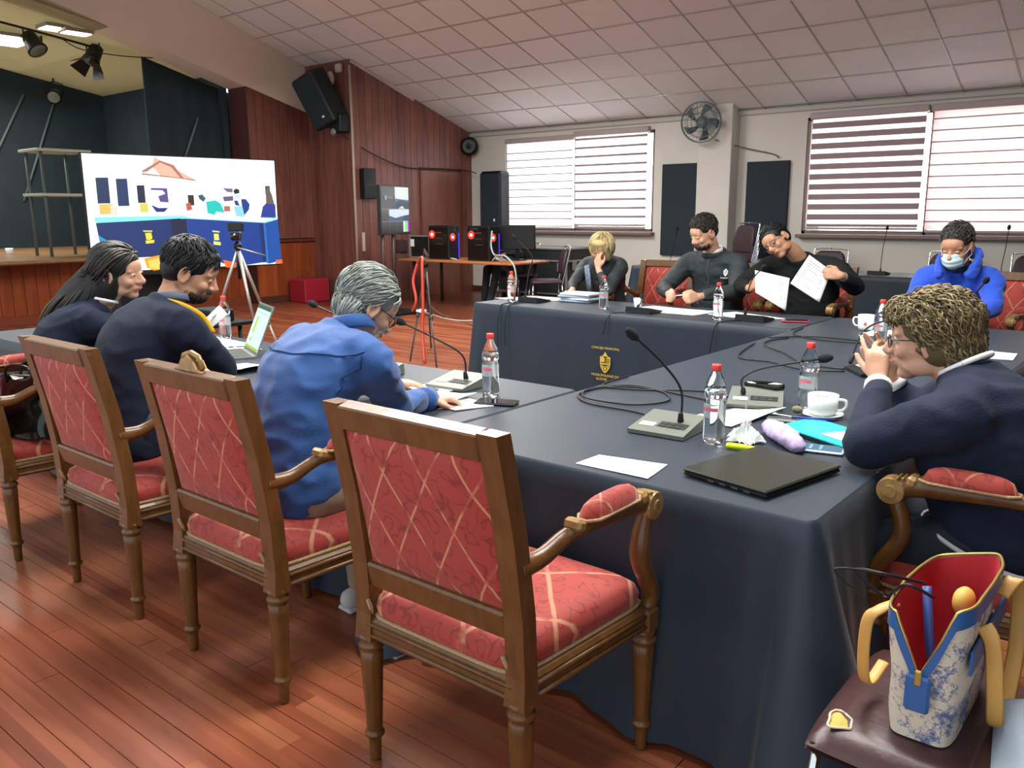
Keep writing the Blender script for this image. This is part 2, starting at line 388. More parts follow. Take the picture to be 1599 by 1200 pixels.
window(1,W1,-8.78,0); window(2,W2,-3.05,0)
blind(-10.28,-8.8,1.22,2.72,YW-.03,.018,.112,'brightest blind, thin-lined, left half of the window nearest the wooden wall',sheer,.16)
blind(-8.72,-7.3,1.24,2.76,YW-.06,.034,.110,'zebra blind with dark stripes over the right half of the far window',sheer,.03)
blind(-4.62,-3.12,1.25,2.76,YW-.06,.078,.062,'zebra blind with thick grey stripes left of the man in blue',sheer,.05)
blind(-3.04,-1.36,1.22,2.76,YW-.03,.014,.132,'pale pinkish zebra blind with thin lines at the right edge of the window wall',sheer2,.09)
# bright door edge strip between halves of window 2
# panelled walls
def boards(parent,p0,p1,zt0,zt1,zb=0.0,w=.145,th=.022,mt=board,nrm=None,zbf=None):
    p0=V(p0);p1=V(p1);d=p1-p0;L_=d.length;n=max(1,round(L_/w));ww=L_/n;a=math.atan2(d.y,d.x)
    for i in range(n):
        c=p0+d*((i+.5)/n); t=(i+.5)/n; za=zt0+(zt1-zt0)*(i/n); zb_=zt0+(zt1-zt0)*((i+1)/n)
        m=MB(); h=ww/2-.003; Tm=Matrix.Translation((c.x,c.y,0))@Matrix.Rotation(a,4,'Z')
        vs=[(-h,-th/2,zb),(h,-th/2,zb),(h,-th/2,zb_),(-h,-th/2,za)]; k=.004
        vs+=[(-h-.0,th/2,zb),(h,th/2,zb),(h,th/2,zb_),(-h,th/2,za)]
        m.add(vs,[(0,1,2,3),(7,6,5,4),(0,4,5,1),(1,5,6,2),(2,6,7,3),(3,7,4,0)],0,False,Tm); m.build('panel_board',mt,parent)
wr=struct('wall_side',MB().add([(XP-.03,YF,0),(XP-.03,YW+.2,0),(XP-.03,YW+.2,zc(YW+.2)),(XP-.03,YF,zc(YF)),(XP-.2,YF,0),(XP-.2,YW+.2,0),(XP-.2,YW+.2,zc(YW+.2)),(XP-.2,YF,zc(YF))],[(0,1,2,3),(7,6,5,4),(0,4,5,1),(3,2,6,7),(0,3,7,4),(1,5,6,2)],0,False),darkgap)
boards(wr,(XP,YF,0),(XP,YW,0),zc(YF),zc(YW),w=.145)
wf=struct('wall_front_face',MB().box(((XL+XP)/2-.1,YF+.08,2.0),(XP-XL+.1,.1,3.95)),darkgap); wf.name='wall_return'
boards(wf,(XL,YF,0),(XP,YF,0),zc(YF),zc(YF),w=.145)
# left wall: header beam, wooden wing, stage opening
def hb(y): return 3.21+.27*(9.4-y) if y>5.35 else 4.3035+(.10)*(5.35-y)
hd=MB(); yy=[YF,8.4,7.4,6.4,5.35,4.6,3.5,2.0,0]
for i in range(len(yy)-1):
    a,b=yy[i],yy[i+1]
    A=[(XL,a,hb(a)),(XL,b,hb(b)),(XL,b,max(zc(max(b,YPK)),hb(b)+.3)),(XL,a,zc(max(a,YPK)))]
    B=[(XL-.5,p[1],p[2]) for p in A]
    hd.add(A+B,[(0,1,2,3),(7,6,5,4),(0,4,5,1),(3,2,6,7)],0,False)
struct('wall_left',hd,beamm)
wl=struct('wall_wing',MB().add([(XL-.02,8.3,0),(XL-.02,YF,0),(XL-.02,YF,hb(YF)+.05),(XL-.02,8.3,hb(8.3)+.05),(XL-.5,8.3,0),(XL-.5,YF,0),(XL-.5,YF,hb(YF)),(XL-.5,8.3,hb(8.3))],[(3,2,1,0),(4,5,6,7),(1,5,4,0),(7,6,2,3),(4,7,3,0),(2,6,5,1)],0,False),mat('wing_core_wood','4a2a26',.5)); wl.name='wall_stage_wing'
boards(wl,(XL,8.3,0),(XL,YF,0),hb(8.3),hb(YF),zb=1.08,w=.15)
boards(wl,(XL+.0,8.3,0),(XL+.0,YF,0),1.0,1.0,w=.4,mt=boardd)
MB().box((XL+.02,8.9,1.04),(.05,1.2,.05),bev=.01).build('dado_rail',mat('rail_wood','5c3020',.4),wl)
MB().box((XL+.02,8.9,.06),(.04,1.2,.12),bev=.01).build('skirting_board',mat('skirting_wood','4b2a1e',.5),wl)
struct('trim_3',MB().tube([(XP+.03,YF-.03,.1),(XP+.03,YF-.03,zc(YF)-.1)],.022,n=8),mat('conduit_white','a39a8c',.5))
struct('trim_4',MB().box((XP+.02,(YF+10.9)/2,zc((YF+10.9)/2)-.03),(.03,(10.9-YF)*sl,.05),rot=Matrix.Rotation(ang,3,'X')),mat('trim_pale','b7a79c',.5))
# door in the panelled wall
dr=MB(); 
for a,b in(((11.0,0),(11.05,2.3)),((12.02,0),(12.07,2.3)),((11.0,2.25),(12.07,2.3))): dr.box((XP+.025,(a[0]+b[0])/2,(a[1]+b[1])/2),(.03,b[0]-a[0],b[1]-a[1]),bev=.004)
d1=struct('door_1',dr,mat('door_frame_wood','6b3324',.4)); MB().box((XP+.018,11.535,1.12),(.02,.97,2.25),bev=.004).build('door_leaf',mat('door_leaf_wood','7c4e42',.4,var=.15,vs=4,stretch=(2,2,.3)),d1)
MB().ball((XP+.06,11.15,1.05),.03).build('door_handle',mat('brass','a58b4a',.3,metal=1),d1)
# stage
STZ=.9
st=struct('stage',MB().box((-15.4,5.0,STZ/2-.02),(5.3,8.8,STZ-.06)),darkgap); st.name='trim_5'
sf=boards
boards(st,(XL-.32,.6,0),(XL-.32,8.3,0),STZ-.06,STZ-.06,zb=.1,w=.16,mt=boardd)
MB().box((-15.1,4.5,STZ-.02),(5.9,7.8,.05),bev=.012).build('stage_floor',mat('stage_top_wood','8a6a48',.35,var=.15,vs=3,stretch=(1,4,1)),st)
MB().box((XL-.24,4.45,STZ-.045),(.1,7.7,.07),bev=.02).build('stage_nosing',mat('nosing_wood','8e6250',.35),st)
MB().box((XL-.26,4.45,.06),(.05,7.7,.13),bev=.01).build('skirting_board',mat('stage_skirting','7a3a22',.4),st)
sb=MB().box((-17.0,3.6,2.4),(.1,9.4,3.6)); sb.box((-15.0,8.25,2.4),(4.2,.1,3.6)); 
struct('wall_stage',sb,blackc)
scm=MB().add([(-17.1,8.3,3.72),(-12.37,8.3,3.72),(-12.37,-1.0,5.30),(-17.1,-1.0,5.30)],[(0,1,2,3),(3,2,1,0)],0,False); struct('ceiling_stage',scm,mat('stage_ceiling_cream','d6cba8',.7))
t=thing('black_side_curtain','tall black stage side curtain hanging under the pale beam beside the wooden wing','curtain',(-12.98,7.65,STZ))
def curt(u,v):
    y=6.93+u*1.5; z0=STZ+.0; return (-12.98+.004*math.sin(u*34),y+ (1-v)*.0, z0+v*(hb(y)-.02-z0))
MB().grid(curt,60,8,th=.02).build('curtain_cloth',blackc,t,(-12.98,7.65,STZ))
tape=mat('pale_strip','5f6e70',.7)
def strip(p0,p1,lab,w=.05):
    a=V(p0);b=V(p1); o=MB().tube([a,b],[(w/2,.008)]*2,n=4,up=(1,0,0)).build('pale_strip',tape,None,(a+b)/2,(a+b)/2); tag(o,lab,'strip',None)
strip((-16.92,5.98,2.2),(-16.92,6.75,3.62),'leftmost slanted pale strip on the black stage backdrop')
strip((-16.92,6.55,1.75),(-16.92,7.25,3.5),'second slanted pale strip on the black stage backdrop, left of the metal rack')
strip((-12.94,7.46,2.3),(-12.94,7.78,3.02),'slanted pale strip on the black side curtain above the big screen')
# stage lamps
blk=mat('black_metal','15191a',.45,metal=.3); lampw=emis('lamp_white','fff6e6',6)
for p,sx,sy,lab in(((-14.45,5.60,4.10),.80,.62,'largest lit ceiling panel lamp at the left edge above the stage'),((-13.15,5.75,4.12),.30,.30,'small lit panel lamp in the middle of the stage lamps'),((-12.98,5.98,4.07),.22,.34,'small lit panel lamp nearest the pale beam above the stage')):
    t=thing('panel_lamp',lab,'lamp',p); MB().box(p,(sx+.06,sy+.06,.05),bev=.01).build('lamp_housing',mat('lamp_grey','8a8778',.5),t,p)
    MB().box((p[0],p[1],p[2]-.03),(sx,sy,.012)).build('lamp_panel',lampw,t,p)
def spot(c,d,lab,doors,s=1.0,lens=False):
    c=V(c); t=thing('stage_spotlight',lab,'spotlight',c); a,b=basis(d); d=V(d).normalized()
    MB().lathe([(.05*s,-.16*s),(.09*s,-.13*s),(.1*s,-.05*s),(.11*s,.06*s),(.125*s,.1*s),(.125*s,.12*s)],16,c,d).build('lamp_body',blk,t,c)
    MB().lathe([(.11*s,.121*s),(.09*s,.13*s),(.001,.135*s)],16,c,d).build('lens',mat('lens_grey','6d756c',.2) ,t,c)
    y=MB(); y.tube([c-a*.14*s,c-a*.14*s+V((0,0,.2*s)),c+V((0,0,.24*s)),c+a*.14*s+V((0,0,.2*s)),c+a*.14*s],.012,n=6); y.tube([c+V((0,0,.24*s)),c+V((0,0,.36*s))],.015,n=6); y.build('yoke',blk,t,c)
    if doors:
        for ax,sg in((a,1),(a,-1),(b,1),(b,-1)):
            o=ax*sg; q=c+d*.12*s+o*.11*s; p=MB(); w=b if ax is a else a
            e=q+d*.14*s+o*.10*s; p.add([q-w*.08*s,q+w*.08*s,e+w*.13*s,e-w*.13*s],[(0,1,2,3)],0,False); p.add([x-o*.006 for x in [q-w*.08*s,q+w*.08*s,e+w*.13*s,e-w*.13*s]],[(3,2,1,0)],0,False); p.build('barn_door',blk,t,c)
spot((-13.9,5.76,3.99),(.5,.2,-.75),'round black spotlight beside the largest lit panel on the stage ceiling',False,1.15)
spot((-13.5,6.45,3.87),(.1,-.5,-.85),'black spotlight with open barn doors hanging above the stage',True,1.05)
spot((-16.6,7.15,3.62),(1,-.6,-.5),'small round spotlight on the far stage ceiling edge over the black backdrop',False,1.0)
o=MB().tube(cr([(-13.6,4.9,4.20),(-13.6,5.6,4.12),(-13.5,6.2,4.02),(-13.5,6.6,3.96)]),.018,n=6).build('lamp_bar',blk,None,(-13.9,5.5,4.1),(-13.9,5.5,4.1)); tag(o,'dark metal bar carrying the stage spotlights','lamp bar')
o=MB().tube(cr([(-13.5,6.0,4.04),(-13.45,6.25,3.92),(-13.2,6.7,3.86),(-12.95,7.1,3.85)]),.008,n=5).build('lamp_cable',blk,None,(-13.3,6,3.9),(-13.3,6,3.9)); tag(o,'thin loose cable drooping between the stage spotlights and the beam','cable')
# rack on stage
t=thing('metal_rack','grey metal rack with two shelves standing on the stage left of the big screen','rack',(-13.2,5.6,STZ))
rk=mat('rack_grey','4f5a58',.5); rkl=mat('rack_top','a9aea2',.5); c=V((-13.2,5.6,STZ))
for x,y in((-12.95,5.3),(-12.95,5.85),(-13.45,5.3),(-13.45,5.85)): MB().tube([(x,y,STZ),(x,y,2.42)],.022,n=6).build('post',rk,t,c)
for z in(1.78,2.4): MB().box((-13.2,5.6,z),(.66,.75,.04),bev=.006).build('shelf',rkl,t,c)
o=MB().lathe([(.045,0),(.055,.1),(.05,.1),(.04,.02)],12,(-14.2,5.2,STZ+.005)).build('white_cup',WHITE,None,(-14.2,5.2,STZ+.005),(-14.2,5.2,STZ+.005)); tag(o,'small white cup standing on the stage floor','cup')
# ================================================================ TABLES AND CLOTHS
navy=mat('navy_tablecloth','162634',.48,spec=.45,sheen=.08,bump=.08,bs=260,var=.05,vs=3)
TZ=.75
legm=mat('table_leg_metal','3a3a3c',.4,metal=.6); topm=mat('table_board','7a5a3a',.5)
def table(x0,x1,y0,y1,lab,name='folding_table'):
    cx,cy=(x0+x1)/2,(y0+y1)/2; t=thing(name,lab,'table',(cx,cy,0)); c=(cx,cy,0)
    MB().box((cx,cy,TZ-.022),(x1-x0-.02,y1-y0-.02,.028),bev=.004).build('tabletop',topm,t,c)
    for x in(x0+.12,x1-.12):
        for y in(y0+.1,y1-.1): MB().tube([(x,y,0),(x,y,TZ-.036)],.016,n=8).build('leg',legm,t,c)
    return t
def cloth(x0,x1,y0,y1,sides,lab,seed=0,fold=1.0,name='tablecloth',z=TZ,group=None,cornerfold=1.0):
    r=.035; k=5; per=[]  # (x,y,nx,ny,side)
    def corner(cx,cy,a0):
        for i in range(k+1): a=a0+PI/2*i/k; per.append((cx+r*math.cos(a),cy+r*math.sin(a),math.cos(a),math.sin(a),'c'))
    def edge(xa,ya,xb,yb,nx,ny,s):
        n=max(6,int(math.hypot(xb-xa,yb-ya)/.035)); 
        for i in range(1,n): t=i/n; per.append((xa+(xb-xa)*t,ya+(yb-ya)*t,nx,ny,s))
    corner(x0+r,y0+r,PI); edge(x0+r,y0,x1-r,y0,0,-1,'S'); corner(x1-r,y0+r,-PI/2); edge(x1,y0+r,x1,y1-r,1,0,'E'); corner(x1-r,y1-r,0); edge(x1-r,y1,x0+r,y1,0,1,'N'); corner(x0+r,y1-r,PI/2); edge(x0,y1-r,x0,y0+r,-1,0,'W')
    N=len(per); cx,cy=(x0+x1)/2,(y0+y1)/2; m=MB(); vs=[];fs=[]
    rg=random.Random(seed); ph=[rg.uniform(0,6) for _ in range(4)]
    R=14
    def fo(i,p):
        s=(p[0]*7.0+p[1]*7.3)
        return (math.sin(s*1.25+ph[0])+.6*math.sin(s*2.3+ph[1])+.35*math.sin(s*4.9+ph[2]))
    for j in range(R+1):
        v=j/R
        for i,p in enumerate(per):
            on=(p[4]=='c') or (p[4] in sides)
            if j==0: vs.append((p[0]-p[2]*.010,p[1]-p[3]*.010,z)); continue
            vv=(j-1)/(R-1); drop=.010+vv*(z-.035)
            if not on: vs.append((p[0]-p[2]*.004,p[1]-p[3]*.004,z-.006)); continue
            f=fo(i,p); dc=min(math.hypot(p[0]-a,p[1]-b) for a in(x0,x1) for b in(y0,y1))
            cf=math.exp(-(dc/.16)**2)*cornerfold
            o=.002+(vv**1.1)*(.02+.013*fold*(f+1.2))+cf*vv*(.07+.03*math.sin(dc*42+ph[3]))
            vs.append((p[0]+p[2]*o,p[1]+p[3]*o,z-drop))
    W=N
    sd=[p[4] for p in per]
    for j in range(R):
        for i in range(N):
            q=(i+1)%N
            if j>0 and ((sd[i] not in sides and sd[i]!='c') or (sd[q] not in sides and sd[q]!='c')): continue
            fs.append((j*N+i,(j+1)*N+i,(j+1)*N+q,j*N+q))
    m.add(vs,fs,0,True); m.add(vs[:N],[tuple(range(N))],0,False)
    o=m.build(name,navy,None,(cx,cy,0),(cx,cy,0)); tag(o,lab,'tablecloth',group); return o
table(-6.1,-2.05,2.0,2.92,'long folding table under navy cloth in front of the row of red armchairs')
table(-2.02,-.69,2.02,6.1,'long folding table under navy cloth in front of the curly-haired woman')
table(-4.8,-2.06,5.37,6.12,'long folding table under the navy cloth with the yellow crest')
cloth(-6.12,-2.04,1.98,2.93,'SNW','navy tablecloth along the row of red armchairs, under the open laptop',1)
cloth(-2.035,-.67,1.98,6.13,'SEWN','navy tablecloth on the nearest table, hanging in folds at its front corner',2,fold=2.0,cornerfold=2.2)
ctb=cloth(-4.82,-2.045,5.33,6.13,'SNWE','navy tablecloth with a yellow crest on its front, under the far row of people',3,fold=.45)
# crest and lettering printed on the cloth front
yel=mat('crest_yellow','b9a13a',.6); cm=Matrix.Translation((-3.45,5.2935,0))@Matrix.Rotation(PI/2,4,'X')
def crest(s,M,m_,parent,name='crest'):
    b=MB()
    def ring(pts,w,h=.0015):
        n=len(pts); c=V((sum(p[0] for p in pts)/n,sum(p[1] for p in pts)/n,0))
        vs=[(x*s,y*s,h) for x,y in pts]+[((x*(1-w))*s,(y-c.y)*(1-w)*s+c.y*s,h) for x,y in pts]
        b.add(vs,[(i,(i+1)%n,n+(i+1)%n,n+i) for i in range(n)],0,False,M)
    sh=[(-.5,.45),(-.5,-.1),(-.42,-.45),(-.2,-.75),(0,-.9),(.2,-.75),(.42,-.45),(.5,-.1),(.5,.45),(.25,.52),(.0,.9),(-.25,.52)]
    ring(sh,.2)
    for x0,x1,y0,y1 in((-.4,-.05,.02,.4),(.05,.38,.3,.37),(.05,.38,.16,.22),(.05,.38,.02,.08),(-.38,.38,-.18,-.06),(-.3,-.16,-.5,-.25),(.16,.3,-.5,-.25),(-.1,.1,-.62,-.3),(-.12,.12,.5,.7),(-.25,.25,-.42,-.36)):
        b.add([(x0*s,y0*s,.0018),(x1*s,y0*s,.0018),(x1*s,y1*s,.0018),(x0*s,y1*s,.0018)],[(0,1,2,3)],0,False,M)
    return b.build(name,m_,parent)
cl=Matrix.Translation((4.82-1.3875-.0,0,0)) 
inv=Matrix.Translation((-ctb.location.x,-ctb.location.y,0))
crest(.092,inv@cm@Matrix.Translation((0,.385,0)),yel,ctb)
text('lettering','CONCEJO MUNICIPAL',.025,inv@cm@Matrix.Translation((0,.485,.001)),yel,ctb)
text('lettering','MUNICIPALIDAD DE',.027,inv@cm@Matrix.Translation((0,.275,.001)),yel,ctb)
text('lettering','ILUSTRE',.027,inv@cm@Matrix.Translation((-.03,.245,.001)),yel,ctb)
# back row tables by the window wall
table(-6.4,-4.9,10.5,11.2,'small table under navy cloth behind the bearded man')
table(-3.7,-1.0,10.3,11.0,'table under navy cloth standing by the window wall behind the man in blue')
cloth(-6.42,-4.88,10.48,11.22,'SNWE','navy tablecloth on the small table behind the bearded man',4,fold=.4)
cloth(-3.72,-.98,10.28,11.02,'SNWE','navy tablecloth on the back table behind the man in blue and the man reading papers',5,fold=.4)

# ================================================================ ARMCHAIRS
wood=mat('golden_brown_chair_wood','5e3d1b',.36,var=.22,vs=9,stretch=(4,4,1.2),coat=.25,bump=.08,bs=40)
gilt=mat('worn_gilt_wood','9a7b4c',.35,metal=.25,var=.3,vs=30)
gimp=mat('beige_gimp_trim','a98f6a',.7,bump=.6,bs=300)
fback=fabric('red_back_damask',(0,2),.14,.225,.1); fseat=fabric('red_seat_damask',(0,1),.30,.34,.2); fpad=fabric('red_pad_damask',(0,1),.12,.16,.3)
def leg_prof(H=.385): return [(.013,0),(.0165,.012),(.0175,.06),(.0195,.075),(.027,.08),(.0275,.088),(.021,.094),(.022,.10)]+[(.022+.010*(i/8),.10+(H-.15)*i/8) for i in range(1,9)]+[(.026,H-.045),(.034,H-.037),(.0345,H-.028),(.027,H-.02),(.031,H-.012),(.031,H)]
def make_armchair(loc,rz,lab,group):
    t=thing('armchair',lab,'chair',loc,rz,group)
    fl_=lambda j,a: (-.07*abs(math.sin(4*a)) if 7<j<16 else 0)
    for x,y,h in((-.262,.0,.385),(.262,.0,.385),(-.29,.505,.375),(.29,.505,.375)):
        MB().lathe(leg_prof(h),24,(x,y,0),flute=fl_).build('leg',wood,t)
    for s in(-1,1):
        b=MB(); n=6
        pts=[(s*.262,.0,.375),(s*.262,.002,.45),(s*.261,-.004,.6),(s*.258,-.03,.8),(s*.255,-.072,1.0),(s*.255,-.083,1.045)]
        for i in range(len(pts)-1):
            p,q=V(pts[i]),V(pts[i+1]); wx,wy=(.031,.029) if i==0 else (.028,.024)
            vs=[p+V((a*wx,c_*wy,0)) for a,c_ in((-1,-1),(1,-1),(1,1),(-1,1))]+[q+V((a*.028,c_*.024,0)) for a,c_ in((-1,-1),(1,-1),(1,1),(-1,1))]
            b.add(vs,[(0,1,5,4),(1,2,6,5),(2,3,7,6),(3,0,4,7),(0,3,2,1),(4,5,6,7)],0,False)
        b.build('back_post',wood,t)
    tr=Matrix.Rotation(math.radians(12),3,'X')
    MB().box((0,-.080,1.013),(.456,.046,.064),bev=.004,rot=tr).build('top_rail',wood,t)
    MB().box((0,-.006,.572),(.47,.036,.075),bev=.006,rot=tr).build('cross_rail',wood,t)
    def bk(sg):
        def f(u,v):
            x=-.226+.452*u; z=.607+.385*v; yb=-.008-.075*((z-.6)/.4)**1.15; pf=(1-(2*u-1)**6)*(1-(2*v-1)**6)
            return (x,yb+sg*(.006+.022*pf),z)
        return f
    m=MB(); m.grid(bk(-1),12,12); m.grid(lambda u,v:bk(1.6)(1-u,v),12,12); m.build('back_cushion',fback,t)
    # seat frame
    fr=MB()
    def rail(a,b_,z=.412,h=.062,w=.04):
        a=V(a);b_=V(b_); d=b_-a; an=math.atan2(d.y,d.x); c=(a+b_)/2; L_=d.length
        fr.box((c.x,c.y,z),(L_,w,h),rz=an,bev=.008)
        n_=V((d.y,-d.x,0)).normalized()
        for dz,rr_ in((-.018,.008),(.012,.007)): fr.tube([a+n_*.02+V((0,0,z+dz)),b_+n_*.02+V((0,0,z+dz))],rr_,n=6)
    rail((-.25,0,0),(.25,0,0)); rail((.262,.02,0),(.29,.49,0)); rail((.28,.51,0),(-.28,.51,0)); rail((-.29,.49,0),(-.262,.02,0))
    for s in(-1,1): fr.box((s*.29,.505,.405),(.062,.062,.07),bev=.008)
    fr.build('seat_frame',wood,t)
    def outline(a,sh=0):
        # superellipse footprint between rear and front width
        c,s_=math.cos(a),math.sin(a); p=.22
        x=(abs(c)**p)*(1 if c>0 else -1); y=(abs(s_)**p)*(1 if s_>0 else -1)
        yy_=.255+(.262-sh)*y; wx=(.25+.03*(yy_/.51))-sh
        return x*wx,yy_
    N=48; prof=[(0.0,.440),(-.006,.452),(-.010,.475),(-.002,.497),(.02,.513),(.06,.524),(.12,.533),(.19,.538)]
    m=MB(); vs=[]
    for sh,z in prof:
        for i in range(N): x,y=outline(2*PI*i/N,sh); vs.append((x,y,z))
    fs=[(j*N+i,j*N+(i+1)%N,(j+1)*N+(i+1)%N,(j+1)*N+i) for j in range(len(prof)-1) for i in range(N)]+[tuple(range((len(prof)-1)*N,len(prof)*N))]
    m.add(vs,fs); m.build('seat_cushion',fseat,t)
    g=MB(); pts=[V((*outline(2*PI*i/N,-.008),.447)) for i in range(N)]; g.tube(pts+[pts[0]],.006,n=6,cap=False)
    for s in(-1,1): g.tube([(s*.232,-.03,.50),(s*.235,-.018,.47),(s*.24,-.01,.447)],.006,n=6)
    g.build('gimp_trim',gimp,t)
    for s in(-1,1):
        P=cr([(s*.268,-.02,.72),(s*.272,.06,.722),(s*.285,.13,.752),(s*.300,.17,.768),(s*.305,.30,.768),(s*.305,.42,.762),(s*.303,.485,.742)],5)
        n=len(P); R_=[(.022,.030-.011*math.sin(PI*min(1,i/(n*.75)))) for i in range(n)]
        a=MB(); a.tube(P,R_,n=10,up=(0,0,1)); a.build('arm_rail',wood,t)
        sc=MB(); sc.lathe([(.012,-.027),(.036,-.026),(.038,-.02),(.038,.02),(.036,.026),(.012,.027)],18,(s*.303,.485,.742),(1,0,0),sm=False); sc.lathe([(.018,-.033),(.018,.033)],12,(s*.303,.485,.742),(1,0,0),sm=False)
        for k in range(5): sc.box((s*.303,.455+.014*k-.01*0,.783-.003*k*k*.6),(.05,.006,.008),bev=.002)
        sc.build('arm_scroll',gilt,t); MB().box((s*.300,.155,.782),(.05,.034,.03),bev=.008,rot=Matrix.Rotation(-.3,3,'X')).build('arm_collar',gilt,t); MB().box((s*.303,.432,.776),(.054,.030,.034),bev=.009,rot=Matrix.Rotation(.25,3,'X')).build('arm_collar',gilt,t)
        P=cr([(s*.303,.478,.72),(s*.302,.455,.66),(s*.300,.455,.60),(s*.298,.495,.53),(s*.296,.525,.47),(s*.292,.515,.42)],5)
        MB().tube(P,[(.024,.020+.010*math.sin(PI*i/(len(P)-1))) for i in range(len(P))],n=10,up=(1,0,0)).build('arm_support',wood,t)
        pd=MB()
        def pf(u,v):
            a_=2*PI*u; y=.18+.235*v; e=(1-(2*v-1)**4)**.5 if 0<v<1 else 0; 
            return (s*.305+.033*e*math.cos(a_),y,.783+ (.048*e*math.sin(a_) if math.sin(a_)>0 else .006*math.sin(a_)))
        pd.grid(pf,16,14); pd.build('arm_pad',fpad,t)
        MB().tube([(s*.305+.031*q,.185+.225*v,.786) for q,v in((-1,.1),(-1,.9),(-.4,1.03),(.4,1.03),(1,.9),(1,.1),(.4,-.03),(-.4,-.03),(-1,.1))],.0045,n=5).build('pad_trim',gimp,t)
    return t
G='red armchairs in the near row'
ch1=make_armchair((-1.38,1.385,0),0,'nearest empty red armchair, seen from behind in front of the wide navy table',G)
ch2=dup(ch1,(-2.335,1.39,0),0,'red armchair with a carved crest on its back, under the blue-shirted man',G)
cm_=MB(); cm_.prism([(-.075,0),(-.05,.008),(-.035,.03),(-.012,.04),(.0,.048),(.012,.04),(.035,.03),(.05,.008),(.075,0)],.036,Matrix.Translation((.02,-.062,1.043))@Matrix.Rotation(PI/2,4,'X')); cm_.tube([(-.04,-.08,1.052),(-.02,-.08,1.085),(.02,-.08,1.096),(.06,-.08,1.085),(.08,-.08,1.052)],.009,n=6)
cm_.build('carved_crest',gilt,ch2)
ch3=dup(ch1,(-3.23,1.385,0),0,'red armchair of the navy-sweater man, third from the right in the near row',G)
ch4=dup(ch1,(-4.18,1.32,0),0,'red armchair at the left edge of the photo with a black handbag on it',G)
dup(ch1,(-.125,2.70,0),PI/2,'red armchair of the woman with curly hair, its padded arm beside the floral bag','red armchairs around the other tables')
for x,y,r,l in((-3.98,7.1,PI+.05,'red armchair back showing between the blonde woman and the bearded man'),(-3.05,7.12,PI,'red armchair behind the bearded man in the black jacket'),(-2.52,7.1,PI-.05,'red armchair of the man holding up two papers'),(-1.25,7.15,PI-.15,'red armchair of the man in blue with the face mask')):
    dup(ch1,(x,y,0),r,l,'red armchairs around the other tables')

# ================================================================ OTHER CHAIRS
chrome=mat('chrome','c8ccce',.15,metal=1); maroon=mat('maroon_vinyl','412a2a',.32,var=.15,vs=4,bump=.12,bs=25); maroonb=mat('maroon_back','3c2a30',.5)
def banquet(loc,rz,lab,z0=0,vin=maroon,group=None,seat=(.49,.5)):
    t=thing('banquet_chair',lab,'chair',loc,rz,group); a,b=seat[0]/2,seat[1]/2
    m=MB(); 
    def top(u,v):
        x=(2*u-1);y=(2*v-1); ex=1-abs(x)**5; ey=1-abs(y)**5; r=1-.05*(abs(x*y))**3; return (x*a*r,y*b*r,.435+.045*(ex*ey)**.35)
    m.grid(top,16,16); m.grid(lambda u,v:((1-2*u)*a*(1-.05*abs((2*u-1)*(2*v-1))**3),(2*v-1)*b*(1-.05*abs((2*u-1)*(2*v-1))**3),.425),16,16)
    N_=17; 
    m.box((0,0,.430),(2*a-.04,2*b-.04,.02)); m.build('seat',vin,t)
    bk=MB(); bk.grid(lambda u,v:((2*u-1)*(.20+.03*math.sin(PI*min(v*1.2,1)))*(1 if v<.8 else math.sqrt(max(0,1-((v-.8)/.2)**2*.55))),-b-.02-.07*v+.02*math.sin(PI*v),.56+.38*v),12,12,th=.045); bk.build('backrest',vin,t)
    for s in(-1,1):
        MB().tube(cr([(s*.22,-b+.02,.40),(s*.23,-b-.01,.55),(s*.235,-b-.09,.93),(s*.19,-b-.1,.975),(0,-b-.1,.985)],5),.011,n=8).build('back_frame',chrome,t)
        MB().tube([(s*.215,-b+.03,.42),(s*.225,-b-.02,0)],.011,n=8).build('leg',chrome,t); MB().tube([(s*.215,b-.03,.42),(s*.225,b+.0,0)],.011,n=8).build('leg',chrome,t)
    MB().tube([(-.215,b-.03,.415),(.215,b-.03,.415)],.010,n=8).build('stretcher',chrome,t)
    return t
bq=banquet((-.285,1.80,0),PI/2,'maroon vinyl chair with a torn seat corner holding the floral handbag')
MB().grid(lambda u,v:(-.17+.03*math.cos(2*PI*u)*v*(1+.25*math.sin(6*PI*u)),.19+.028*math.sin(2*PI*u)*v*(1+.3*math.sin(4*PI*u+1)),.472+.006*(1-v)),16,3).build('torn_foam',mat('foam_yellow','b9a152',.9,bump=.8,bs=60),bq)
MB().tube([( -.17+.031*math.cos(2*PI*i/20)*(1+.25*math.sin(6*PI*i/20)),.19+.029*math.sin(2*PI*i/20)*(1+.3*math.sin(4*PI*i/20+1)),.4745) for i in range(21)],.003,n=4).build('torn_edge',mat('torn_lining','c9b7a6',.9),bq)
sk='maroon chairs by the window wall'
st0=banquet((-5.44,11.55,0),PI-.5,'maroon stacking chair at the bottom of the stack against the window wall',group=sk,vin=maroonb)
for k in range(1,4): dup(st0,(-5.44,11.55,.115*k),PI-.5,('second','third','topmost')[k-1]+' maroon stacking chair counted from the floor in the stack by the window wall',sk)
dup(st0,(-4.1,11.6,0),PI,'dark chrome-framed chair behind the man reading papers, left of the back table',sk)
dup(st0,(-2.6,11.6,0),PI,'dark chrome-framed chair behind the back table, its rim showing left of the man in blue',sk)
dup(st0,(-1.6,11.6,0),PI+.2,'dark chrome-framed chair behind the man in blue, right side',sk)
oc=dup(st0,(-8.0,10.55,0),PI*.75,'black chrome-framed chair standing at the right end of the computer table',sk)
